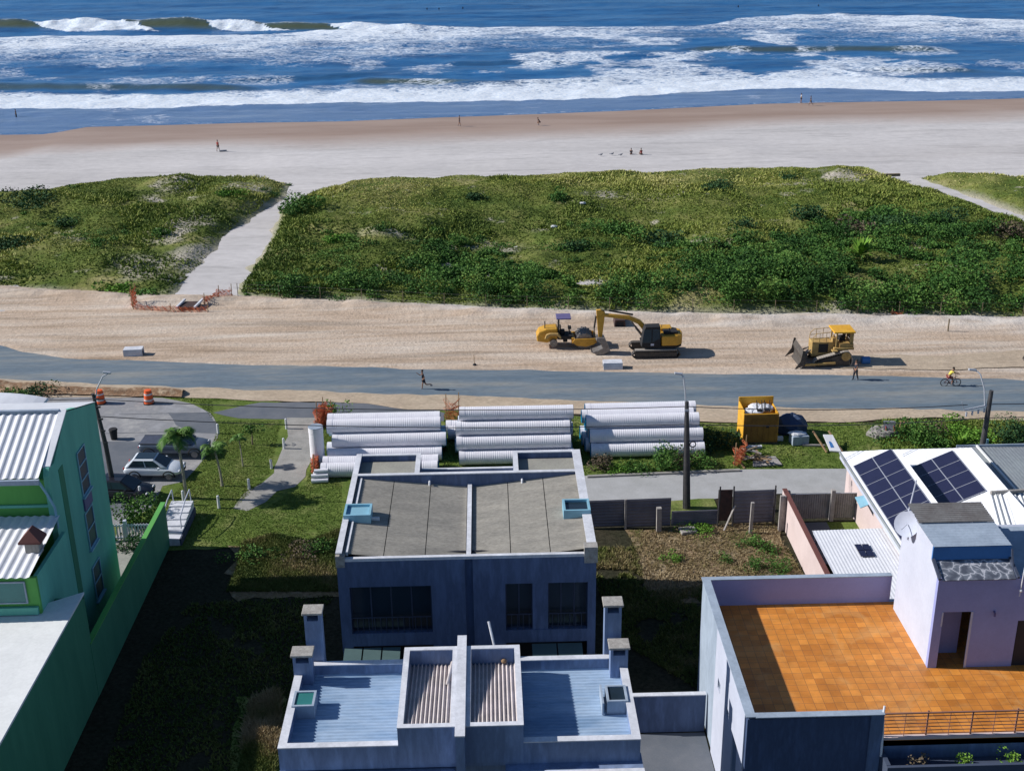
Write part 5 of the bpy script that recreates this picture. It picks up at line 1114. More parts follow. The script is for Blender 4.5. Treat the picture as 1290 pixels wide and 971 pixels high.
m = MB(); m.side([(-4.55, 4.05), (-4.95, 4.28), (-5.35, 4.24), (-5.3, 3.72), (-5.12, 1.65), (-4.78, 1.65), (-4.6, 3.35)], .03, .37); m.build('dipper_arm', 'yellow', E0, world=False, bevel=.03)
m = MB(); m.tube([(-2.0, .2, 3.72), (-4.2, .2, 4.16)], .09, 8); m.tube([(-4.2, .2, 4.16), (-4.95, .2, 4.20)], .05, 8); m.build('hydraulic_ram', 'black', E0, world=False)
m = MB(); m.tube([(-5.35, .2, 3.65), (-5.5, .2, 2.54)], .08, 8); m.tube([(-5.5, .2, 2.54), (-5.5, .2, 1.72), (-5.05, .2, 1.50)], .05, 8); m.build('bucket_ram', 'black', E0, world=False)
for yy in (-.1, .5): m = MB(); m.tube([(-.95, yy, 1.50), (-1.75, yy, 2.54)], .08, 8); m.tube([(-1.75, yy, 2.54), (-2.2, yy, 3.20)], .05, 8); m.build('lift_ram', 'steel', E0, world=False)
m = MB(); m.side([(-5.3, 1.69), (-4.6, 1.69), (-4.35, 1.10), (-4.05, 0.45), (-4.7, 0.12), (-5.35, 0.10), (-5.65, 0.35), (-5.2, 0.50), (-4.75, 0.70), (-4.95, 1.20), (-5.35, 1.45)], -.35, .75); m.build('bucket', 'steel', E0, world=False, bevel=.02)
m = MB()
for i in range(5): m.obox((-5.65, -.25 + i * .23, .3), (.3, .07, .07), (0, R(30), 0))
m.build('bucket_teeth', 'steel', E0, world=False)
MB().tube([(1.2, -.9, 2.3), (1.2, -.9, 2.75)], .06, 8).build('exhaust', 'black', E0, world=False)
MB().tube([(.45, -1.2, 2.9), (.45, -1.2, 3.2)], .03, 6).build('mirror_rod', 'black', E0, world=False)

RL = thing('road_roller', 'yellow soil roller with a violet canopy left of the excavator', 'road roller', tuple(P(706, 441) + Vector((0, 1.05, 0))))
for s_ in (-1, 1): wheel(RL, -.62, s_ * .82, .68, .7, .45, 'black', 'steel', .5)
m = MB(); m.side([(-2.15, .75), (-2.2, 1.25), (-1.95, 1.7), (-1.3, 1.95), (-.25, 2.0), (-.25, .9), (-1.2, .6)], -.75, .75); m.build('engine_hood', 'yellow', RL, world=False, bevel=.12)
for s_ in (-1, 1): MB().side([(-1.45, 1.1), (-1.3, 1.5), (-.95, 1.62), (-.2, 1.6), (.1, 1.2), (.0, 1.1), (-.3, 1.38), (-.9, 1.42), (-1.2, 1.1)], s_ * .82 - .25, s_ * .82 + .25).build('fender', 'yellow_old', RL, world=False, bevel=.03)
m = MB(); m.box(-.25, 1.1, -.7, .7, .9, 1.25); m.box(.3, .7, -.3, .3, .5, .9); m.build('operator_deck', 'black', RL, world=False, bevel=.03)
m = MB(); m.box(.0, .45, -.25, .25, 1.25, 1.65); m.box(-.02, .1, -.25, .25, 1.65, 2.1); m.build('seat', 'black', RL, world=False, bevel=.05)
m = MB(); m.tube([(.95, 0, 1.2), (.8, 0, 1.95)], .06, 8); m.box(.75, 1.05, -.25, .25, 1.75, 1.95); m.tube([(.78, .2 * math.cos(t), 2.02 + .2 * math.sin(t) * .4) for t in np.linspace(0, 6.28, 13)], .02, 6); m.build('steering_console', 'black', RL, world=False)
m = MB()
for x, y in ((-.15, -.6), (-.15, .6)): m.tube([(x, y, 1.2), (x + .05, y, 2.85)], .045, 8)
m.build('canopy_post', 'black', RL, world=False)
MB().box(-.35, 1.0, -.75, .75, 2.85, 2.97).build('canopy', 'purple', RL, world=False, bevel=.03)
m = MB(); n = 28; m.tube([(2.25, -.95, .78), (2.25, .95, .78)], .76, n); 
for k in range(14):
    for q in range(7): t = 2 * math.pi * (k + .5 * (q % 2)) / 14; m.obox((2.25 + .8 * math.cos(t), -.81 + q * .27, .78 + .8 * math.sin(t)), (.1, .14, .1), (0, -t, 0))
m.build('drum', 'steel', RL, world=False)
for s_ in (-1, 1): MB().side([(1.1, .75), (1.3, 1.05), (3.2, 1.1), (3.4, .85), (3.1, .5), (2.3, .3), (1.5, .42)], s_ * 1.06 - .06, s_ * 1.06 + .06).build('drum_frame', 'yellow', RL, world=False, bevel=.02)
m = MB(); m.box(3.15, 3.35, -1.0, 1.0, .6, 1.05); m.box(1.05, 1.3, -1.0, 1.0, .6, 1.1); m.build('cross_frame', 'yellow', RL, world=False)
MB().tube([(-1.4, -.3, 1.9), (-1.4, -.3, 2.6)], .05, 8).build('exhaust', 'black', RL, world=False)

BD = thing('bulldozer', 'dusty yellow bulldozer with handrails and a raised rear sprocket', 'bulldozer', tuple(P(1048, 463) + Vector((0, 1.3, 0))))
pth = [(-1.45, .06), (-1.75, .35), (-1.6, .72), (-1.2, .88), (1.0, 1.5), (1.35, 1.5), (1.6, 1.2), (1.75, .6), (1.65, .2), (1.4, .06)]
for s_ in (-1, 1):
    y0, y1 = s_ * 1.15 - .27, s_ * 1.15 + .27
    track_loop(BD, pth[::-1], y0, y1, 'track_dust'); MB().side([(-1.5, .15), (-1.5, .6), (.9, 1.2), (1.4, 1.2), (1.55, .15)], y0 + .12, y1 - .12).build('track_frame', 'track', BD, world=False)
    m = MB(); m.tube([(1.15, y0 - .02, 1.05), (1.15, y1 + .02, 1.05)], .4, 18); m.tube([(1.15, y0 - .06, 1.05), (1.15, y1 + .06, 1.05)], .15, 12); m.build('sprocket', 'yellow_old', BD, world=False)
m = MB(); m.box(-1.75, .1, -.62, .62, .8, 2.15); m.build('engine_hood', 'yellow_old', BD, world=False, bevel=.06)
MB().box(-1.15, -.3, -.632, -.622, 1.2, 2.0).build('hood_grille', 'black', BD, world=False)
m = MB(); m.box(.1, 1.9, -1.1, 1.1, 1.55, 1.75); m.box(.6, 1.85, -1.0, 1.0, 1.75, 2.1); m.build('operator_platform', 'yellow_old', BD, world=False, bevel=.04)
m = MB(); m.box(.75, 1.25, -.3, .3, 2.1, 2.5); m.box(1.15, 1.28, -.3, .3, 2.5, 2.9); m.build('seat', 'black', BD, world=False)
m = MB()
for x, y in ((.35, -.85), (.35, .85), (1.75, -.85), (1.75, .85)): m.box(x - .06, x + .06, y - .06, y + .06, 1.75, 3.05)
m.box(1.5, 1.82, -.9, -.8, 1.9, 3.05); m.build('cab_post', 'yellow_old', BD, world=False)
m = MB(); m.box(.05, 1.95, -1.0, 1.0, 3.05, 3.2); m.build('cab_roof', 'yellow_box', BD, world=False, bevel=.04)
m = MB(); m.box(1.78, 1.84, -.8, .8, 2.2, 3.0); m.build('rear_screen', 'black', BD, world=False)
m = MB(); m.tube([(.2, -.35, 2.1), (.2, -.35, 2.75)], .09, 10); m.box(.05, .4, -.62, -.15, 1.75, 2.5); m.build('air_cleaner', 'yellow_old', BD, world=False)
for yy in (-.6, .6):
    m = MB(); m.tube([(-1.7, yy, 2.1), (-1.65, yy, 2.65), (-1.35, yy, 2.95), (.1, yy, 3.1)], .03, 6); m.tube([(-1.6, yy, 2.45), (-.2, yy, 2.6), (.1, yy, 2.6)], .025, 6)
    for xx in (-1.1, -.5): m.tube([(xx, yy, 2.15), (xx, yy, 3.0)], .025, 6)
    m.build('handrail', 'yellow_old', BD, world=False)
m = MB(); prf = [(-2.95, .02), (-2.75, .25), (-2.7, .7), (-2.85, 1.2), (-2.65, 1.7), (-2.45, 1.25), (-2.5, .6), (-2.7, .0)]
m.side(prf, -1.7, 1.7); m.build('blade', 'track', BD, world=False, bevel=.02)
m = MB(); m.side([(-3.5, -.0), (-2.6, .45), (-2.6, 1.75), (-2.8, 1.8), (-2.95, .8)], -1.76, -1.68); m.side([(-3.5, -.0), (-2.6, .45), (-2.6, 1.75), (-2.8, 1.8), (-2.95, .8)], 1.68, 1.76); each(m, 'blade_wing', 'track', BD, world=False)
for s_ in (-1, 1): MB().beam((-2.5, s_ * 1.55, .4), (.2, s_ * 1.5, .5), .18).build('push_arm', 'yellow_old', BD, world=False)
for s_ in (-1, 1): MB().tube([(-1.7, s_ * .4, 1.4), (-2.5, s_ * .5, 1.0)], .07, 8).build('blade_ram', 'steel', BD, world=False)
MB().box(-.1, .35, -1.43, -.9, 1.5, 1.6).build('step', 'yellow_old', BD, world=False)

# ================================================================== CARS
def loft(st, n=5):
    """st: list of (x, [(y,z)...half profile from bottom centre to top centre])"""
    m = MB(); k = len(st[0][1]); full = 2 * k
    for x, pr in st:
        for y, z in pr: m.v.append((x, -y, z))
        for y, z in reversed(pr): m.v.append((x, y, z))
    for i in range(len(st) - 1):
        for j in range(full): a = i * full + j; b = i * full + (j + 1) % full; m.f.append((a, a + full, b + full, b))
    m.f.append(tuple(range(full))); m.f.append(tuple((len(st) - 1) * full + j for j in range(full - 1, -1, -1))); return m
def car(label, loc, rz, paint, kind='suv', roofmat=None):
    c = thing('parked_car' if kind != 'pickup' else 'pickup_truck', label, 'car' if kind != 'pickup' else 'pickup truck', loc, rz)
    L = 4.25 if kind != 'pickup' else 5.2; h = L / 2; w_ = .92
    def sec(x, zb, zt, wt, ww=w_): return (x, [(0.0, zb), (ww * .8, zb), (ww, zb + .15), (ww + .02, zb + .38), (ww - .02, zt - .12), (wt, zt), (0.0, zt + .02)])
    if kind == 'pickup':
        st = [sec(-h, .55, 1.12, .85, .88), sec(-h + .15, .42, 1.18, .88), sec(-h + 1.0, .36, 1.18, .88), sec(-h + 1.9, .34, 1.18, .88), sec(.1, .34, 1.15, .88), sec(1.2, .34, 1.14, .87), sec(1.6, .36, 1.12, .84), sec(h - .35, .4, 1.02, .78), sec(h - .08, .45, .88, .7, .85), sec(h, .52, .75, .6, .75)]
        cabx = (-h + 1.95, 1.55); top = (-h + 2.25, .65)
    else:
        st = [sec(-h, .5, .85, .7, .78), sec(-h + .08, .42, 1.0, .8, .86), sec(-h + .5, .34, 1.06, .85), sec(-.8, .32, 1.02, .87), sec(.5, .32, 1.0, .87), sec(1.0, .33, .99, .84), sec(1.6, .36, .9, .78), sec(h - .25, .4, .78, .7, .86), sec(h - .05, .46, .66, .6, .78), sec(h, .5, .6, .5, .7)]
        cabx = (-h + .1, 1.15); top = (-h + .75, .15)
    loft(st).build('body', paint, c, world=False, smooth=True, sub=1)
    zb, zt = (1.12, 1.78) if kind == 'pickup' else (.98, 1.62); wb, wtp = .86, .66
    x0, x1 = cabx; t0, t1 = top
    b = [(x0, -wb, zb), (x1, -wb, zb), (x1, wb, zb), (x0, wb, zb), (t0, -wtp, zt), (t1, -wtp, zt), (t1, wtp, zt), (t0, wtp, zt)]
    m = MB().add(b, [(0, 3, 2, 1), (4, 5, 6, 7), (0, 1, 5, 4), (1, 2, 6, 5), (2, 3, 7, 6), (3, 0, 4, 7)]); cb = m.build('cabin', paint, c, world=False, bevel=.1)
    def panel(i, j, k_, l, a0, a1, v0, v1, off):
        A, B, C_, D_ = [Vector(b[q]) for q in (i, j, k_, l)]          # bottom a-b, top d-c
        P_ = lambda u, v: A.lerp(B, u).lerp(D_.lerp(C_, u), v); n_ = (B - A).cross(D_ - A).normalized() * off
        return [P_(a0, v0) + n_, P_(a1, v0) + n_, P_(a1, v1) + n_, P_(a0, v1) + n_]
    def pane(q): mm = MB(); mm.add(q, [(0, 1, 2, 3)]); return mm
    for (i, j, k_, l) in ((0, 1, 5, 4), (2, 3, 7, 6)):
        m = MB(); m.add(panel(i, j, k_, l, .08, .5, .15, .85, .012), [(0, 1, 2, 3)]); m.add(panel(i, j, k_, l, .53, .9, .15, .85, .012), [(0, 1, 2, 3)]); m.build('side_window', 'glass', cb, world=False)
    m = MB(); m.add(panel(1, 2, 6, 5, .06, .94, .06, .92, .012), [(0, 1, 2, 3)]); m.build('windscreen', 'glass', cb, world=False)
    m = MB(); m.add(panel(3, 0, 4, 7, .1, .9, .3, .88, .012), [(0, 1, 2, 3)]); m.build('rear_window', 'glass', cb, world=False)
    if roofmat: MB().box(t0 + .12, t1 - .02, -wtp + .1, wtp - .1, zt + .005, zt + .02).build('glass_roof', roofmat, cb, world=False)
    wr = .36 if kind != 'pickup' else .41
    for x in (-h + .85, h - .88):
        for y in (-.84, .84):
            wheel(c, x, y, wr, wr, .24, 'black', 'rim', .62)
            MB().tube([(x + (wr + .07) * math.cos(t), y * 1.085, wr + (wr + .07) * math.sin(t)) for t in np.linspace(-.1, math.pi + .1, 13)], .05, 6).build('wheel_arch', 'black', c, world=False)
    for y in (-.62, .62):
        MB().ball((h - .12, y, .72 if kind != 'pickup' else .85), .16, 10, 6, (.6, 1.1, .6)).build('headlight', 'lamp', c, world=False, smooth=True)
        MB().ball((-h + .06, y * 1.1, .9), .14, 10, 6, (.5, .9, .9)).build('tail_light', 'red', c, world=False, smooth=True)
    for y in (-1, 1): MB().obox((x1 - .55, y * 1.02, zb + .08), (.16, .2, .14)).build('wing_mirror', paint, c, world=False, bevel=.03)
    if kind == 'pickup':
        MB().box(-h + .12, -h + 1.92, -.76, .76, 1.2, 1.235).build('bed_cover', 'gray_dark', c, world=False); MB().box(-h + .1, -h + 1.95, -.82, -.76, 1.18, 1.26).build('bed_rail', 'rim', c, world=False); MB().box(-h + .1, -h + 1.95, .76, .82, 1.18, 1.26).build('bed_rail', 'rim', c, world=False)
    MB().box(h - .06, h + .02, -.45, .45, .45, .62).build('grille', 'black', c, world=False)
    return c
p = P(193, 606); car('white compact suv with black glass roof parked beside the palm', (p.x, p.y + .9, 0), R(-3), 'car_white', 'suv', 'glass')
p = P(218, 579); car('grey pickup truck with covered bed parked behind the white suv', (p.x, p.y + 1.0, 0), R(-3), 'car_grey', 'pickup')
p = P(158, 634); car('black car parked in the shade beside the green house yard', (p.x - .3, p.y + .9, 0), R(-8), 'car_black', 'suv')

# ================================================================== STREET FURNITURE
def barrel(loc, label):
    o = thing('traffic_barrel', label, 'traffic barrel', loc, group='orange traffic barrels')
    n = 20; m = MB(); m.tube([(0, 0, z) for z in (.05, .25, .27, .5, .52, .75, .77, 1.0, 1.02, 1.2, 1.22)], [.42, .41, .38, .37, .35, .345, .33, .32, .3, .29, .12], n); m.build('drum', 'orange', o, world=False)
    for z, r in ((.38, .385), (.63, .36), (.88, .335)): m = MB(); m.tube([(0, 0, z - .07), (0, 0, z + .07)], r, n, caps=False); m.build('reflective_band', 'cl_white' if z != .63 else 'orange', o, world=False)
    MB().tube([(0, 0, 0), (0, 0, .07)], .5, 8).build('base', 'black', o, world=False); return o
p = P(127, 508); barrel(p, 'left of two orange traffic barrels, beside the utility pole')
p = P(188, 508); b2_ = barrel(p, 'right of two orange traffic barrels, nearer the round end of the pavement')
def bollard(px, py, h, label, rust=None):
    p = P(px, py); o = thing('bollard', label, 'bollard', p, group='white bollards around the lawn')
    m = MB(); m.tube([(0, 0, 0), (0, 0, h)], [.1, .09], 10); m.build('post', 'white_plastic', o, world=False); MB().ball((0, 0, h), .09, 10, 6, (1, 1, .5)).build('cap', 'white_plastic', o, world=False)
for a in ((361, 540, .85, 'white bollard on the left of the footpath, farthest from the camera'), (358, 565, .85, 'white bollard left of the footpath, second from its far end'), (342, 590, .7, 'white bollard at the bend of the footpath'), (314, 616, .8, 'white bollard on the lawn where the footpath meets the shadow'), (276, 640, .95, 'white bollard on the lawn right of the white ramp'), (275, 546, .8, 'white bollard at the rounded corner of the pavement'), (232, 636, 1.1, 'white bollard beside the handrail of the ramp'), (178, 632, 1.2, 'white bollard in front of the black car')):
    bollard(*a)
def lamp_arm(o, x, y, z0, dx, dz, dy=0):
    m = MB(); m.tube([(x, y, z0), (x + dx * .2, y + dy * .2, z0 + dz * .5), (x + dx * .6, y + dy * .6, z0 + dz * .9), (x + dx, y + dy, z0 + dz)], .05, 8); a = m.build('lamp_arm', 'galv', o)
    MB().obox((x + dx - .18, y + dy, z0 + dz), (.55, .22, .12), (0, R(8), 0)).build('lamp_head', 'galv', a, bevel=.03)
U1 = thing('utility_pole', 'dark leaning utility pole beside the right edge of the green house', 'utility pole', (-26.87, 79.5, 0), group='utility poles')
MB().tube([(-26.87, 79.5, 0), (-27.0, 79.5, 4), (-27.35, 79.5, 7.9)], [.19, .16, .11], 10).build('pole', 'pole', U1)
m = MB()
for z in (4.2, 5.1, 6.0, 6.9, 7.5): m.box(-27.25 + (7.5 - z) * .05, -26.95 + (7.5 - z) * .05, 79.3, 79.42, z, z + .1)
m.build('bracket', 'pole', U1); lamp_arm(U1, -27.3, 79.5, 7.2, 1.1, 2.0, .6)
U2 = thing('utility_pole', 'dark utility pole with lamp arm in front of the right pipe stack', 'utility pole', (13.3, 75.8, 0), group='utility poles')
MB().tube([(13.35, 75.8, 0), (13.2, 75.8, 4), (13.05, 75.8, 7.95)], [.27, .22, .13], 12).build('pole', 'pole', U2)
MB().box(12.9, 13.2, 75.6, 75.68, 7.3, 7.45).build('bracket', 'galv', U2); lamp_arm(U2, 13.0, 75.8, 7.4, -.35, 2.45, .3)
m = MB(); m.tube([(13.55 + .2 * math.cos(t), 75.62, 4.9 + .2 * math.sin(t)) for t in np.linspace(0, 6.28, 13)], .04, 6); m.build('cable_coil', 'wire', U2)
pr = P(1249, 492, 7.9)
U3 = thing('utility_pole', 'dark utility pole with insulators and lamp arm behind the solar house roof', 'utility pole', (pr.x - .1, pr.y, 0), group='utility poles')
MB().tube([(pr.x - .15, pr.y, 0), (pr.x, pr.y, 7.9)], [.26, .14], 12).build('pole', 'pole', U3); MB().tube([(pr.x + .35, pr.y + .2, 0), (pr.x + .3, pr.y + .2, 4.2)], .09, 8).build('conduit', 'frame_blue', U3)
m = MB(); m.beam((pr.x - 1.7, pr.y, 6.5), (pr.x + .2, pr.y, 6.9), .09); m.beam((pr.x - 1.9, pr.y, 7.1), (pr.x - 1.7, pr.y, 6.5), .04)
m.build('crossarm', 'galv', U3)
for i in range(4): MB().tube([(pr.x - 1.5 + i * .4, pr.y, 6.35 + i * .09), (pr.x - 1.5 + i * .4, pr.y, 6.05 + i * .09)], .07, 8).build('insulator', 'galv', U3)
lamp_arm(U3, pr.x - .3, pr.y, 6.8, -.75, 2.4, .6)
def cable(a, b, sag, label, r=.03):
    a, b = Vector(a), Vector(b); m = MB(); m.tube([a.lerp(b, t) - Vector((0, 0, 4 * sag * t * (1 - t))) for t in np.linspace(0, 1, 21)], r, 5); m.build('overhead_cable', 'wire', label=label, cat='cable', group='overhead cables')
cable((-27.3, 79.5, 7.5), (13.05, 75.8, 7.6), .5, 'upper overhead cable between the left pole and the middle pole')
cable((-27.2, 79.5, 6.2), (13.1, 75.8, 6.3), .5, 'lower overhead cable between the left pole and the middle pole')
cable((13.05, 75.8, 7.6), (pr.x - 1.5, pr.y, 6.9), .3, 'upper overhead cable between the middle pole and the right pole')
cable((13.1, 75.8, 6.3), (pr.x, pr.y, 5.9), .3, 'lower overhead cable between the middle pole and the right pole')
cable((pr.x, pr.y, 5.9), (pr.x + 40, pr.y + 2, 5.9), .3, 'lower overhead cable running from the right pole out of the picture')
cable((pr.x, pr.y, 6.9), (pr.x + 40, pr.y + 2, 6.9), .3, 'upper overhead cable running from the right pole out of the picture')
cable((-27.3, 79.5, 7.5), (-70, 83, 7.5), .4, 'overhead cable running from the left pole behind the green house')

def culvert(loc, rz, label, mat='trim', s=1):
    o = thing('concrete_channel', label, 'concrete channel', loc, rz, group='precast concrete channels')
    m = MB(); L = 1.7 * s; m.side([(-.0, 0)], 0, 0) if False else None
    m.sidex([(-.55, 0), (-.4, 0), (-.33, .55), (.33, .55), (.4, 0), (.55, 0), (.48, .72), (-.48, .72)], -L / 2, L / 2); m.build('shell', mat, o, world=False)
    MB().box(-L / 2 + .1, L / 2 - .1, -.36, .36, .02, .5).build('hollow_shade_block', 'dark', o, world=False); return o  # dark block added in the hollow, stands in for the shade inside
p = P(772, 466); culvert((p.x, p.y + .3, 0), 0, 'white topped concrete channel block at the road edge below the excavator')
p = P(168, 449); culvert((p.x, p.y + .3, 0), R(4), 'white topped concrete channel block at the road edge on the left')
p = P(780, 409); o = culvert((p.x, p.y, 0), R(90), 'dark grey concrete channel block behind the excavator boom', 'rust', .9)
# open pit with beams at the foot of the left path
p = P(238, 389); o = thing('drain_pit', 'dark red drain pit cover between two pale beams at the foot of the footpath', 'drain pit', (p.x, p.y, 0))
MB().slab([(-.95, -.5, .35), (.75, -.5, .35), (1.1, .8, .55), (-.5, .8, .55)], .3).build('cover', 'rust', o, world=False)
for x in (-1.1, .75): MB().beam((x, -.7, .35), (x + .55, 1.0, .7), .2).build('beam', 'trim', o, world=False)
# orange netting
def netting(name, label, pts, h, wav=.15, cell=.12, lean=0, r=.018):
    """posts with a sagging net between them; pts are ground points"""
    o = thing(name, label, 'netting', tuple(pts[0]), group='orange safety netting'); m = MB(); rg = random.Random(int(pts[0][0] * 10))
    for a, b in zip(pts[:-1], pts[1:]):
        a, b = Vector(a), Vector(b); n = max(2, int((b - a).length / cell)); k = max(2, int(h / cell))
        G = [[None] * (k + 1) for _ in range(n + 1)]
        for i in range(n + 1):
            t = i / n; sag = 1 - .3 * math.sin(math.pi * t) * rg.uniform(.8, 1.2)
            for j in range(k + 1):
                q = a.lerp(b, t); s_ = j / k
                G[i][j] = q + Vector((wav * math.sin(i * .9 + j), wav * math.cos(i * 1.3 + j * .7) + lean * s_, h * s_ * sag + .03))
        d = .035
        for i in range(n):
            for j in range(k):
                p0, p1, p2 = G[i][j], G[i + 1][j], G[i][j + 1]
                m.add([p0, p1, p1 + Vector((0, 0, d)), p0 + Vector((0, 0, d))], [(0, 1, 2, 3)]); m.add([p0, p2, p2 + Vector((d, 0, 0)), p0 + Vector((d, 0, 0))], [(0, 1, 2, 3)])
    m.build('net', 'net', o)
    for q in pts: q = Vector(q); MB().tube([q, q + Vector((.05, 0, h + .35))], .04, 6).build('stake', 'wood', o)
    return o
netting('barrier_net', 'long low orange safety netting around the drain pit at the foot of the footpath', [P(168, 390), P(215, 393), P(262, 393)], .6, lean=.2)
netting('barrier_net', 'upright orange netting bunched on a stake at the left end of the pit', [P(167, 388), P(172, 383)], 2.0, cell=.09)
netting('barrier_net', 'orange netting on leaning stakes at the right end of the pit', [P(258, 386), P(276, 376), P(292, 374)], 1.1, cell=.09)
netting('barrier_net', 'bright orange netting heaped at the far left corner of the left pipe stack', [P(400, 540), P(408, 534), P(418, 538)], 2.0, cell=.06, wav=.3)
netting('barrier_net', 'orange netting bunched at the near left corner of the left pipe stack', [P(396, 598), P(400, 582)], 1.3, cell=.07, wav=.25)
netting('barrier_net', 'faded orange netting between the left and middle pipe stacks', [P(562, 530), P(578, 528)], 2.0, cell=.1, wav=.2)
netting('barrier_net', 'small orange netting by the timber scrap beside the yellow container', [P(925, 588), P(938, 578)], 1.6, cell=.08, wav=.2)
netting('barrier_net', 'scrap of orange netting on the white sand beyond the bulldozer', [P(1123, 398), P(1137, 398)], .5, cell=.08, wav=.2)
# wire fence at the foot of the dune
wf = thing('wire_fence', 'thin post and wire fence along the foot of the middle dune', 'fence', tuple(P(900, 393)))
fp = [P(300 + i * 52, np.interp(300 + i * 52, [300, 430, 600, 900, 1290], [374, 380, 389, 395, 400])) for i in range(22)]
for i, q in enumerate(fp): MB().tube([q, q + Vector((0, 0, 1.5))], .035, 6).build('post', 'bark', wf)
for z in (.5, 1.0, 1.42):
    m = MB()
    for a, b in zip(fp[:-1], fp[1:]): m.tube([a + Vector((0, 0, z)), b + Vector((0, 0, z))], .007, 4)
    m.build('wire', 'steel', wf)
p = P(598, 462); o = thing('survey_stake', 'thin wooden survey stake in a dark foot beside the gravel road', 'stake', tuple(p)); MB().tube([(0, 0, 0), (-.05, 0, 1.15)], .03, 6).build('stick', 'wood', o, world=False); MB().tube([(0, 0, 0), (0, 0, .3)], [.25, .12], 10).build('foot', 'dark', o, world=False)
p = P(1194, 418); MB().tube([p, p + Vector((0, 0, 1.3))], .07, 6).build('stump_post', 'bark', label='dark stump like post in the white sand right of the bulldozer', cat='post')
p = P(1091, 460); m = MB(); m.tube([p + Vector((-.35, .3, .35)), p + Vector((.35, .3, .35))], .35, 14); m.build('blue_drum', 'blue_fascia', label='blue drum lying in the shadow behind the bulldozer', cat='drum')
p = P(144, 553); o = thing('rubbish_bin', 'small black rubbish bin standing on the grey pavement', 'bin', tuple(p)); MB().tube([(0, 0, 0), (0, 0, .8)], [.24, .32], 14).build('bin_body', 'black', o, world=False); MB().tube([(0, 0, .8), (0, 0, .9)], [.36, .3], 14).build('lid', 'black', o, world=False)
# ---------------- yellow container and its load
yc = P(957, 559); Yc = thing('yellow_container', 'tall amber open topped container beside the pipe stacks', 'container', (yc.x, yc.y + 1.0, 0))
x0, x1, y0, y1, zt = -1.35, 1.35, -1.0, 1.2, 2.5
m = MB(); m.box(x0, x1, y0, y0 + .1, .12, zt); m.box(x0, x1, y1 - .1, y1, .12, zt + .55); m.box(x0, x0 + .1, y0 + .1, y1 - .1, .12, zt + .2); m.box(x1 - .1, x1, y0 + .1, y1 - .1, .12, zt); m.box(x0 + .1, x1 - .1, y0 + .1, y1 - .1, .12, 2.1); m.build('shell', 'yellow_box', Yc, world=False, bevel=.03)
m = MB()
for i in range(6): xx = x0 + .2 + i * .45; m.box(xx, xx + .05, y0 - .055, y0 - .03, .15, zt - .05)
m.build('side_rib', 'box_front', Yc, world=False); MB().box(x0 + .03, x1 - .03, y0 - .03, y0 - .003, .14, zt - .04).build('shade_front', 'box_front', Yc, world=False)  # added front face, its shade painted as a browner amber
MB().box(x0 - .05, x1 + .05, y0 - .08, y1 + .05, 0, .12).build('skid', 'track', Yc, world=False)
MB().box(.4, .6, y0 - .07, y0 - .05, 1.35, 1.55).build('latch', 'black', Yc, world=False)
MB().box(-1.2, -.0, y0 - .9, y0 - .6, .05, .2).build('step_board', 'trim', Yc, world=False)
rg = random.Random(4)
for i, (a, b, c_, lb) in enumerate(((-.6, -.3, .5, 'white plastic sack on the yellow container, leftmost'), (-.2, -.4, .5, 'white plastic sack in the middle of the yellow container, front'), (.6, .3, .6, 'white plastic sack at the right end of the yellow container'), (0, .5, .55, 'white plastic sack at the back of the yellow container'))):
    m = MB(); m.ball((yc.x + a - .1, yc.y + 1.0 + b, 2.42), c_, 12, 8, (1.1, .9, .5), jit=.12, seed=i); m.build('plastic_sack', 'white_plastic', label=lb, cat='sack', group='white sacks on the container')
for i, (a, lb) in enumerate(((-.1, 'upturned dark stool on the sacks, left of two'), (.5, 'upturned dark stool on the sacks, right of two'))):
    o = thing('upturned_stool', lb, 'stool', (yc.x + a, yc.y + .45, 2.6)); MB().box(-.2, .2, -.2, .2, 0, .07).build('seat', 'black', o, world=False)
    for x, y in ((-.17, -.17), (.17, -.17), (.17, .17), (-.17, .17)): MB().tube([(x, y, .07), (x * 1.2, y * 1.2, .75)], .03, 6).build('leg', 'black', o, world=False)
# things right of the container
p = P(1000, 553); m = MB(); m.ball((p.x, p.y + 1.2, .6), 1.0, 14, 8, (1.25, .8, 1.0), jit=.12, seed=3); m.build('tarp_heap', 'tarp', label='dark blue tarpaulin heaped over goods in the shade of the yellow container', cat='tarpaulin')
p = P(1008, 562); m = MB(); m.obox((p.x, p.y + .5, .4), (1.3, .9, .75), (0, 0, .1)); o = m.build('grey_crate', 'white_old', label='grey crate with white plastic on top, right of the yellow container', cat='crate', bevel=.04)
m = MB(); m.ball((p.x - .2, p.y + .5, .85), .5, 12, 7, (1.3, .8, .35), jit=.2, seed=8); m.build('plastic_sheet', 'white_plastic', label='crumpled white plastic sheet lying on the grey crate', cat='plastic sheet')
p = P(981, 556); MB().box(p.x - .35, p.x + .35, p.y, p.y + .3, 0, .35).build('white_block', 'white_plastic', bevel=.04, label='small white block at the right foot of the yellow container', cat='block')
p = P(1052, 568); o = thing('leaning_board', 'white and blue board leaning beside two timber slats on the grass', 'board', tuple(p))
MB().slab([(-.45, -.2, .15), (.35, -.4, .15), (.0, 1.0, .9), (-.7, 1.1, .9)], .08).build('board', 'white_plastic', o, world=False); MB().slab([(-.35, .0, .32), (-.1, -.02, .32), (-.2, .5, .58), (-.4, .5, .58)], .08).build('blue_label', 'blue_fascia', o, world=False)
for x in (-.75, .45): MB().beam((x, -.4, .1), (x - .6, 1.6, .95), .1).build('slat', 'wood', o, world=False)
p = P(1022, 564); MB().beam(p + Vector((-.6, .3, .1)), p + Vector((1.1, .1, .12)), .14).build('plank', 'post', label='pale plank lying on the grass right of the grey crate', cat='plank')
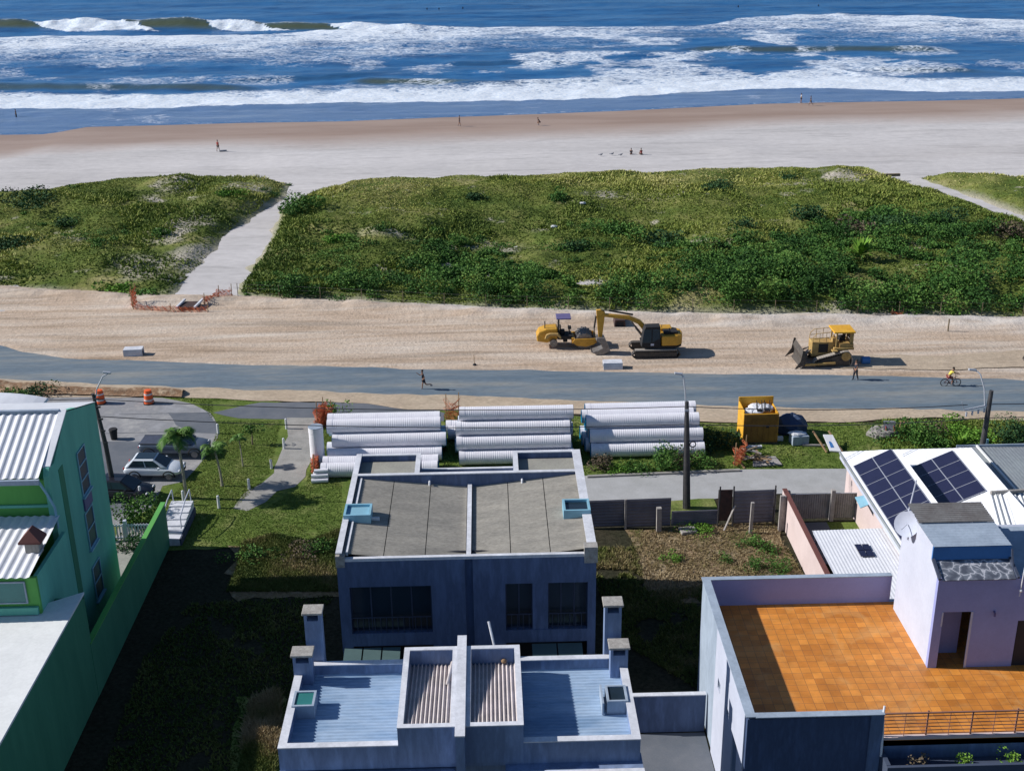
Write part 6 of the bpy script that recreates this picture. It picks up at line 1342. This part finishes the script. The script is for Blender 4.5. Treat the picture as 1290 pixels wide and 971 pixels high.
o = thing('timber_scrap_pile', 'heap of broken pallet timber in front of the yellow container', 'timber pile', tuple(P(948, 578))); rg = random.Random(9)
for i in range(26):
    a = Vector((rg.uniform(-1.6, 1.2), rg.uniform(-.9, 1.1), rg.uniform(.05, .5))); b = a + Vector((rg.uniform(-1.2, 1.2), rg.uniform(-.8, .8), rg.uniform(-.1, .5))); b.z = max(b.z, .05)
    MB().beam(a, b, .14, .05).build('board', ['wood', 'post', 'wood', 'bark'][i % 4], o, world=False)
p = P(963, 583); MB().slab([p + Vector((-1.0, -.7, .1)), p + Vector((1.2, -.5, .1)), p + Vector((1.0, .9, .12)), p + Vector((-.7, .8, .12))], .1).build('concrete_slab', 'post', label='grey concrete slab on the grass below the timber heap', cat='slab')
# tub, rubble and slats near the right pole
p = P(1112, 548); m = MB(); m.ball((p.x, p.y, .15), .9, 14, 7, (1.4, 1.0, .6), jit=.15, seed=5); m.build('rubble_mound', 'rock', label='small grey rubble mound on the verge behind the solar house', cat='rubble')
p = P(1120, 550); o = thing('wheelbarrow', 'blue grey wheelbarrow tipped up on the rubble mound with reddish handles', 'wheelbarrow', tuple(p))
m = MB(); m.add([(-.4, -.1, .5), (.4, -.1, .5), (.3, .15, .7), (-.3, .15, .7), (-.5, .3, 1.15), (.5, .3, 1.15), (.35, .55, 1.1), (-.35, .55, 1.1)], [(0, 1, 5, 4), (1, 2, 6, 5), (2, 3, 7, 6), (3, 0, 4, 7), (0, 3, 2, 1), (4, 5, 6, 7)]); m.build('tray', 'cl_grey', o, world=False)
for x in (-.3, .3): MB().tube([(x, .2, .9), (x * 1.2, -.6, .1)], .04, 6).build('handle', 'cl_red', o, world=False)
wheel(o, 0, .5, .3, .2, .08)
o = thing('slat_stack', 'three upright timber slats stuck in the grass beside the wheelbarrow', 'slats', tuple(P(1132, 546)))
for x in (0, .25, .5): MB().beam((x, 0, 0), (x + .12, .1, 1.0), .09, .04).build('slat', 'wood', o, world=False)

# ================================================================== PLANTS NEARBY
def gshrub(px, py, r, h, mat, label, n=700, size=.16, group=None, z=0):
    c = P(px, py, z); rg = np.random.default_rng(int(px * 3 + py)); q, t = blob_leaves((c.x, c.y, z - .03), r, h, n, size, rg, 9)
    o = leaf_obj('shrub', q, t, mat); to_base(o, (c.x, c.y, z)); return T(o, label, 'shrub', group)
G2 = 'shrubs near the houses'
for a in [(906, 566, 1.7, 1.5, 'leaf_dark', 'dark shrub between the right pipe stack and the yellow container', 1500, .2), (838, 590, 1.5, 1.9, 'leaf', 'tall green shrub in front of the right pipe stack, left of the pole', 1300, .2),
          (760, 590, 1.1, 1.2, 'leaf_brown', 'dry brown shrub at the left front corner of the right pipe stack', 700, .18), (800, 592, 1.3, .9, 'leaf', 'low green shrub in front of the right pipe stack near the kerb', 800, .18), (858, 585, .9, 1.4, 'leaf_brown', 'reddish brown shrub directly left of the middle utility pole', 700, .16),
          (885, 588, 1.2, .9, 'leaf', 'low green shrub right of the middle utility pole', 700, .18), (780, 594, .9, .6, 'leaf_lime', 'pale green weed clump by the kerb below the right pipe stack', 500, .15),
          (1145, 556, 2.0, 1.9, 'leaf', 'broad green shrub right of the rubble mound', 1800, .22), (1172, 545, 1.4, .9, 'leaf_brown', 'small reddish brown shrub between green ones near the gravel road', 600, .18),
          (1165, 560, 1.6, 1.3, 'leaf', 'green shrub just beyond the white roof, left of the bright rosette', 1200, .2), (1275, 560, 2.0, 2.0, 'leaf_dark', 'dark shrub beside the right utility pole', 1800, .22), (1225, 556, 1.6, 1.1, 'leaf_lime', 'bright green shrub left of the right utility pole', 1200, .2), (1205, 545, 1.7, .8, 'leaf_lime', 'low bright green shrub near the sandy verge on the right', 1100, .2),
          (952, 686, .8, .8, 'leaf', 'small green shrub in the weedy lot, upper left of the near pair', 600, .14), (968, 694, .7, .7, 'leaf', 'small green shrub in the weedy lot, lower right of the near pair', 500, .14), (950, 716, .6, .8, 'leaf', 'leafy green shrub at the front edge of the weedy lot, left one', 500, .13), (985, 718, .9, .8, 'leaf', 'leafy green shrub at the front edge of the weedy lot, right one', 700, .13), (885, 668, 1.3, .45, 'leaf_lime', 'low bright green creeper below the low fence gap', 900, .14), (850, 706, .7, .4, 'leaf_lime', 'yellow flowered low plant in the middle of the weedy lot', 400, .13), (912, 706, .5, .5, 'leaf', 'tiny dark green shrub in the middle of the weedy lot', 300, .12),
          (178, 660, 1.3, 2.4, 'leaf', 'tall leafy shrub in the yard behind the green boundary wall', 2200, .2), (165, 690, 1.0, 1.2, 'leaf_dark', 'dark shrub low in the green house yard', 700, .18), (420, 524, 1.1, 1.3, 'leaf_lime', 'yellow green shrub behind the orange netting at the left pipe stack', 800, .18), (320, 700, 1.3, .7, 'leaf', 'green bramble clump at the left of the scrub patch', 900, .16), (380, 700, 1.5, .6, 'leaf_brown', 'dry brown bramble clump in the middle of the scrub patch', 900, .16), (405, 690, 1.2, .6, 'leaf', 'green bramble clump beside the grey duplex', 800, .16), (20, 500, 2.2, .7, 'leaf', 'low green hedge clump behind the green house roof', 900, .2), (45, 499, 1.6, .9, 'leaf_dark', 'dark hedge clump behind the arched roof', 700, .2)]:
    gshrub(*a[:6], n=a[6], size=a[7], group=G2)
c_ = P(1208, 563); spiky(1208, 564, 1.3, 'spiky bright green rosette plant just beyond the white solar roof')
def palm(px, py, H, R_, nf, label, lean=0, seed=1, leaflet=.5):
    c = P(px, py); o = thing('palm_tree', label, 'palm tree', (c.x, c.y, 0), group='palms on the lawn'); rg = random.Random(seed)
    pts = [(lean * t * t, 0, H * t) for t in np.linspace(0, 1, 9)]; MB().tube(pts, [k_ * R_ / 1.9 for k_ in (.17, .14, .13, .12, .115, .11, .11, .12, .13)], 10).build('trunk', 'palm_bark', o, world=False)
    Q = []; ti = []; top = Vector((lean, 0, H))
    for k in range(nf):
        a = 2 * math.pi * k / nf + rg.uniform(-.3, .3); e0 = rg.uniform(.0, 1.25); L = R_ * rg.uniform(.85, 1.15); d = Vector((math.cos(a), math.sin(a), 0)); sd = Vector((-math.sin(a), math.cos(a), 0)); pos = top.copy(); e = e0; n = 24; prev = pos
        for i in range(n):
            t = i / n; e = e0 - 2.0 * t * t - .25 * t; pos = prev + (d * math.cos(e) + Vector((0, 0, math.sin(e)))) * (L / n)
            ll = .42 * R_ * (.35 + .65 * math.sin(math.pi * min(1, t * .9 + .12))); w_ = .024 * R_ / 1.5
            f_ = (pos - prev).normalized()
            for s_ in (-1, 1):
                for q in range(2):
                    b0 = prev.lerp(pos, q * .5); tip = b0 + sd * s_ * ll * .75 + f_ * ll * .5 - Vector((0, 0, ll * rg.uniform(.15, .5)))
                    Q.append([b0 - f_ * w_, b0 + f_ * w_, tip + f_ * .01, tip - f_ * .01]); ti.append(min(1, max(0, .45 + .4 * math.sin(e0) + rg.uniform(-.2, .2))))
            Q.append([prev - sd * .03, prev + sd * .03, pos + sd * .03, pos - sd * .03]); ti.append(.8); prev = pos
    cr = leaf_obj('crown', np.array(Q), np.array(ti), 'palm', parent=o); return o
palm(235, 628, 4.9, 1.65, 15, 'tallest palm on the lawn, in front of the white suv', lean=-.15, seed=1)
palm(280, 612, 2.9, 1.25, 12, 'shorter palm on the lawn right of the tallest one', lean=-.3, seed=2)
palm(306, 587, 2.2, .75, 9, 'small palm on the lawn, left of the two smallest', lean=-.1, seed=3)
def small_tree(px, py, H, r, label, seed):
    c = P(px, py); o = thing('small_tree', label, 'tree', (c.x, c.y, 0)); MB().tube([(0, 0, 0), (.05, 0, H * .5), (-.05, 0, H)], [.07, .05, .03], 8).build('trunk', 'bark', o, world=False)
    rg = np.random.default_rng(seed); q, t = blob_leaves((0, 0, H * .6), r, r * 1.5, 380, .16, rg); leaf_obj('crown', q, t + .1, 'leaf', parent=o)
small_tree(318, 560, 1.7, .55, 'thin young tree on the lawn near the left pipe stack path', 3)

# ================================================================== PEOPLE
def skin(name, joints, edges, radii, mat, parent, root=0, levels=1):
    me = bpy.data.meshes.new(name); me.from_pydata(joints, edges, []); me.materials.append(MT[mat]); o = bpy.data.objects.new(name, me); COL.objects.link(o); o.parent = parent
    o.modifiers.new('Skin', 'SKIN'); 
    for i, sv in enumerate(me.skin_vertices[0].data): sv.radius = (radii[i], radii[i]); sv.use_root = (i == root)
    s_ = o.modifiers.new('Sub', 'SUBSURF'); s_.levels = levels; s_.render_levels = levels; OFF[o] = OFF[parent]; return o
def person(label, loc, rz, legs=((0, 0), (0, 0)), arms=((0, .3), (0, .3)), lean=0, top='cl_dark', pants='cl_dark', z=None, bare=False, shorts=True, group=None, head_tilt=0):
    """faces +x locally; legs: (thigh, knee) angles, arms: (shoulder, elbow); radians, forward positive"""
    o = thing('person', label, 'person', loc, rz, group)
    J = [(0, 0, 0)]; Rr = [.135]; E_ = []
    def add(p_, par, r): J.append(p_); Rr.append(r); E_.append((par, len(J) - 1)); return len(J) - 1
    tx, tz = math.sin(lean), math.cos(lean)
    w1 = add((tx * .2, 0, tz * .2), 0, .12); ch = add((tx * .42, 0, tz * .42), w1, .145); nk = add((tx * .56, 0, tz * .56), ch, .06)
    hx = tx * .6 + math.sin(lean * .5 + head_tilt) * .1; hd = add((hx, 0, tz * .62 + .08), nk, .085); ht = add((hx + .01, 0, tz * .62 + .19), hd, .08); ns = add((hx + .1, 0, tz * .62 + .1), hd, .02)
    torso = (w1, ch)
    leg_ids = []
    for s_, (a, k) in zip((-1, 1), legs):
        h = add((0, s_ * .1, -.06), 0, .1); kx = math.sin(a) * .43; kz = -math.cos(a) * .43; kn = add((kx, s_ * .1, -.06 + kz), h, .062); b = a - k
        an = add((kx + math.sin(b) * .43, s_ * .1, -.06 + kz - math.cos(b) * .43), kn, .04); c_ = b + math.pi / 2 if k < 1.2 else b + math.pi / 2 - .3
        ft = add((J[an][0] + math.sin(c_) * .17, s_ * .11, J[an][2] - math.cos(c_) * .17 - .02), an, .04); leg_ids.append((h, kn, an, ft))
    arm_ids = []
    for s_, (a, k) in zip((-1, 1), arms):
        sh = add((tx * .5, s_ * .17, tz * .5), ch, .055); a_ = a; ex, ez = math.sin(a_) * .28, -math.cos(a_) * .28; el = add((J[sh][0] + ex, s_ * .21, J[sh][2] + ez), sh, .04); b = a_ + k
        wr = add((J[el][0] + math.sin(b) * .25, s_ * .2, J[el][2] - math.cos(b) * .25), el, .03); hn = add((J[wr][0] + math.sin(b) * .1, s_ * .19, J[wr][2] - math.cos(b) * .1), wr, .034)
        f1 = add((J[hn][0] + math.sin(b) * .07, s_ * .18, J[hn][2] - math.cos(b) * .07), hn, .014); th = add((J[wr][0] + math.sin(b + .6) * .09, s_ * .16, J[wr][2] - math.cos(b + .6) * .09), wr, .013); arm_ids.append((sh, el))
    mz = min(j[2] for j in J) - .04; dz = -mz if z is None else z
    J = [(x, y, zz + dz) for x, y, zz in J]
    skin('body', J, E_, Rr, 'skin', o)
    if not bare:
        js = [J[0], J[w1], J[ch]] ; js[0] = ((J[0][0] + J[w1][0]) / 2, 0, (J[0][2] + J[w1][2]) / 2 - .04); ed = [(0, 1), (1, 2)]; rr = [.15, .145, .165]
        for sh, el in arm_ids: js.append(J[sh]); ed.append((2, len(js) - 1)); rr.append(.075); js.append(tuple((J[sh][i] + J[el][i]) / 2 for i in range(3))); ed.append((len(js) - 2, len(js) - 1)); rr.append(.062)
        skin('shirt', js, ed, rr, top, o)
    if pants:
        js = [(J[0][0], 0, J[0][2] + .05)]; ed = []; rr = [.155]
        for h, kn, an, ft in leg_ids:
            js.append(J[h]); ed.append((0, len(js) - 1)); rr.append(.12); js.append(J[kn] if not shorts else tuple((J[h][i] * .35 + J[kn][i] * .65) for i in range(3))); ed.append((len(js) - 2, len(js) - 1)); rr.append(.08)
            if not shorts: js.append(J[an]); ed.append((len(js) - 2, len(js) - 1)); rr.append(.055)
        skin('trousers' if not shorts else 'shorts', js, ed, rr, pants, o)
    MB().ball((J[ht][0] - .02, 0, J[ht][2] + .02), .105, 10, 6, (1, .9, .85)).build('hair', 'hair', o, world=False, smooth=True)
    m = MB()
    for h, kn, an, ft in leg_ids: m.ball(tuple((J[an][i] * .4 + J[ft][i] * .6) for i in range(3)), .085, 8, 6, (1.5, .65, .7))
    m.build('shoes', 'cl_grey', o, world=False, smooth=True); return o
def gp(px, py, z=0): p_ = P(px, py, z); return (p_.x, p_.y, z)
q = gp(534, 491); person('jogger in black running left along the gravel road', q, R(180), legs=((.25, .15), (-.55, 1.1)), arms=((.9, 1.3), (-.7, 1.3)), lean=.12, top='cl_dark', pants='cl_dark', group='people on the gravel road')
q = gp(1077, 479); person('person in dark clothes walking on the gravel road below the bulldozer', q, R(200), legs=((.2, .1), (-.2, .15)), arms=((-.2, .3), (.2, .3)), top='cl_dark', pants='cl_dark', shorts=False, group='people on the gravel road')
# cyclist
q = gp(1197, 486.5); BK = thing('bicycle', 'dark red bicycle ridden to the right on the gravel road', 'bicycle', q, 0)
for x, lb in ((-.53, 0), (.53, 1)):
    m = MB(); m.tube([(x + .34 * math.cos(t), 0, .35 + .34 * math.sin(t)) for t in np.linspace(0, 2 * math.pi, 25)], .026, 6, caps=False); wo = m.build('wheel', 'black', BK, world=False)
    m = MB(); m.tube([(x + .3 * math.cos(t), 0, .35 + .3 * math.sin(t)) for t in np.linspace(0, 2 * math.pi, 25)], .012, 5, caps=False)
    for i in range(10): t = math.pi * i / 10; m.tube([(x + .3 * math.cos(t), 0, .35 + .3 * math.sin(t)), (x - .3 * math.cos(t), 0, .35 - .3 * math.sin(t))], .004, 4)
    m.build('rim', 'rim', wo, world=False)
m = MB(); bb = (-.08, 0, .3); sdl = (-.25, 0, .85); hdt = (.35, 0, .82)
for a, b in ((bb, sdl), (bb, hdt), ((-.23, 0, .78), hdt), (bb, (-.53, 0, .35)), ((-.23, 0, .75), (-.53, 0, .35)), (hdt, (.53, 0, .35))): m.tube([a, b], .022, 6)
m.build('frame', 'cl_red', BK, world=False); MB().ball((-.27, 0, .9), .13, 8, 5, (1, .6, .3)).build('saddle', 'black', BK, world=False)
m = MB(); m.tube([hdt, (.36, 0, .95)], .02, 6); m.tube([(.42, -.28, .98), (.36, 0, .97), (.42, .28, .98)], .018, 6); m.build('handlebar', 'black', BK, world=False)
m = MB(); m.tube([(-.08, -.1, .3), (-.08, .1, .3)], .05, 8); m.tube([(-.08, -.1, .3), (-.0, -.1, .16)], .015, 5); m.tube([(-.08, .1, .3), (-.16, .1, .44)], .015, 5); m.build('crank', 'black', BK, world=False)
person('cyclist in a yellow top riding to the right on the gravel road', (q[0] - .25, q[1], 0), 0, legs=((1.0, 1.15), (1.35, 1.35)), arms=((1.05, .25), (1.05, .25)), lean=.6, top='cl_yellow', pants='cl_red', z=.95, group='people on the gravel road')
GB = 'people on the beach'
def bp(px, py):
    p_ = P(px, py, 0); z = float(beach_z(np.array([p_.x]), np.array([p_.y]))[0]); p_ = P(px, py, z); return (p_.x, p_.y, z)
person('person in dark clothes standing in the shallow wash at the far left', bp(21, 150), R(30), legs=((.1, .1), (-.1, .1)), top='cl_dark', pants='cl_dark', shorts=False, group=GB)
person('person walking alone on the wet sand left of centre', bp(579, 159), R(180), legs=((.25, .1), (-.2, .1)), bare=False, top='cl_dark', pants='cl_grey', group=GB)
person('person crouching on the wet sand at the centre of the beach', bp(680, 158), R(200), legs=((1.6, 2.2), (1.5, 2.1)), lean=.6, top='cl_dark', pants='cl_dark', group=GB)
person('person in a reddish top on the dry sand, left part of the beach', bp(275, 191), R(60), legs=((.3, .1), (-.2, .2)), top='cl_red', pants='cl_dark', group=GB)
person('left of two people sitting on dry sand above the dune', bp(795, 195), R(80), legs=((2.1, 1.5), (2.1, 1.5)), arms=((.7, .5), (.7, .5)), z=.14, lean=.15, top='cl_dark', pants='cl_grey', group=GB)
person('right of two people sitting on the dry sand above the dune', bp(808, 195), R(110), legs=((2.1, 1.6), (2.0, 1.4)), arms=((.7, .5), (.5, .5)), z=.14, lean=.2, top='cl_red', pants='cl_dark', group=GB)
person('person in a pale top at the water edge, left of a pair', bp(1009, 130), R(0), legs=((.1, .1), (-.1, .1)), top='cl_white', pants='cl_dark', group=GB)
person('person in dark clothes striding at the water edge, right of a pair', bp(1021, 133), R(180), legs=((.4, .2), (-.4, .4)), top='cl_dark', pants='cl_dark', group=GB)
# beach towel with goods near the left sitter, small dark birds
q = bp(281, 191); MB().obox((q[0], q[1], q[2] + .12), (1.2, .5, .2), (0, 0, .2)).build('beach_bag', 'cl_grey', bevel=.05, label='low grey beach bag on the sand right of the person in a reddish top', cat='bag')
def bird(px, py, label):
    q = bp(px, py); o = thing('small_bird', label, 'bird', q, group='birds on the dry sand'); b = MB(); b.ball((0, 0, .28), .16, 10, 7, (1.5, .8, .8)); b.ball((.2, 0, .42), .08, 8, 6, (1.2, .9, .9)); b.tube([(.26, 0, .42), (.36, 0, .4)], [.03, .005], 6); b.tube([(-.2, 0, .28), (-.42, 0, .26)], [.08, .03], 6)
    for y in (-.05, .05): b.tube([(0, y, .18), (0.02, y, 0)], .012, 5)
    b.build('body', 'cl_grey', o, world=False, smooth=True)
for a in ((757, 197, 'small grey bird on the dry sand, farthest left of three'), (771, 196, 'small grey bird on the dry sand, middle of three'), (782, 197, 'small grey bird on the dry sand, nearest the sitting people')): bird(*a)
def surfer(px, py, label):
    p_ = P(px, py, -.6); o = thing('person', label, 'person', (p_.x, p_.y, -.75), R(random.uniform(0, 360)), 'bathers beyond the breakers')
    skin('body', [(0, 0, -.1), (0, 0, .3), (0, 0, .5), (0, 0, .62), (0, 0, .75), (0, .2, .42), (.25, .3, .2), (0, -.2, .42), (.25, -.3, .2)], [(0, 1), (1, 2), (2, 3), (3, 4), (2, 5), (5, 6), (2, 7), (7, 8)], [.16, .17, .07, .1, .09, .06, .04, .06, .04], 'cl_dark', o)
for a in ((583, 11, 'bather beyond the breakers left of centre, rightmost of three'), (553, 12, 'bather beyond the breakers left of centre, middle of three'), (538, 12, 'bather beyond the breakers left of centre, leftmost of three'), (930, 9, 'bather beyond the breakers right of centre, left one'), (1031, 8, 'bather beyond the breakers right of centre, right one')): surfer(*a)
# driftwood and small scraps on the dune
for i, (px, py, lb) in enumerate(((734, 270, 'small white scrap on the dune grass, upper of two'), (698, 294, 'small white scrap on the dune grass, lower of two'))):
    c = P(px, py); z = float(dune_z(np.array([c.x]), np.array([c.y]), DP['middle'])[0][0]); MB().ball((c.x, c.y, z + .25), .3, 9, 6, (1.4, .8, .5), jit=.25, seed=i).build('white_scrap', 'white_plastic', label=lb, cat='litter')
c = P(1107, 230); MB().beam(c + Vector((-3, 0, 1.0)), c + Vector((3, .3, 1.0)), .5, .35).build('driftwood_log', 'bark', label='dark driftwood log at the right far corner of the middle dune', cat='log')
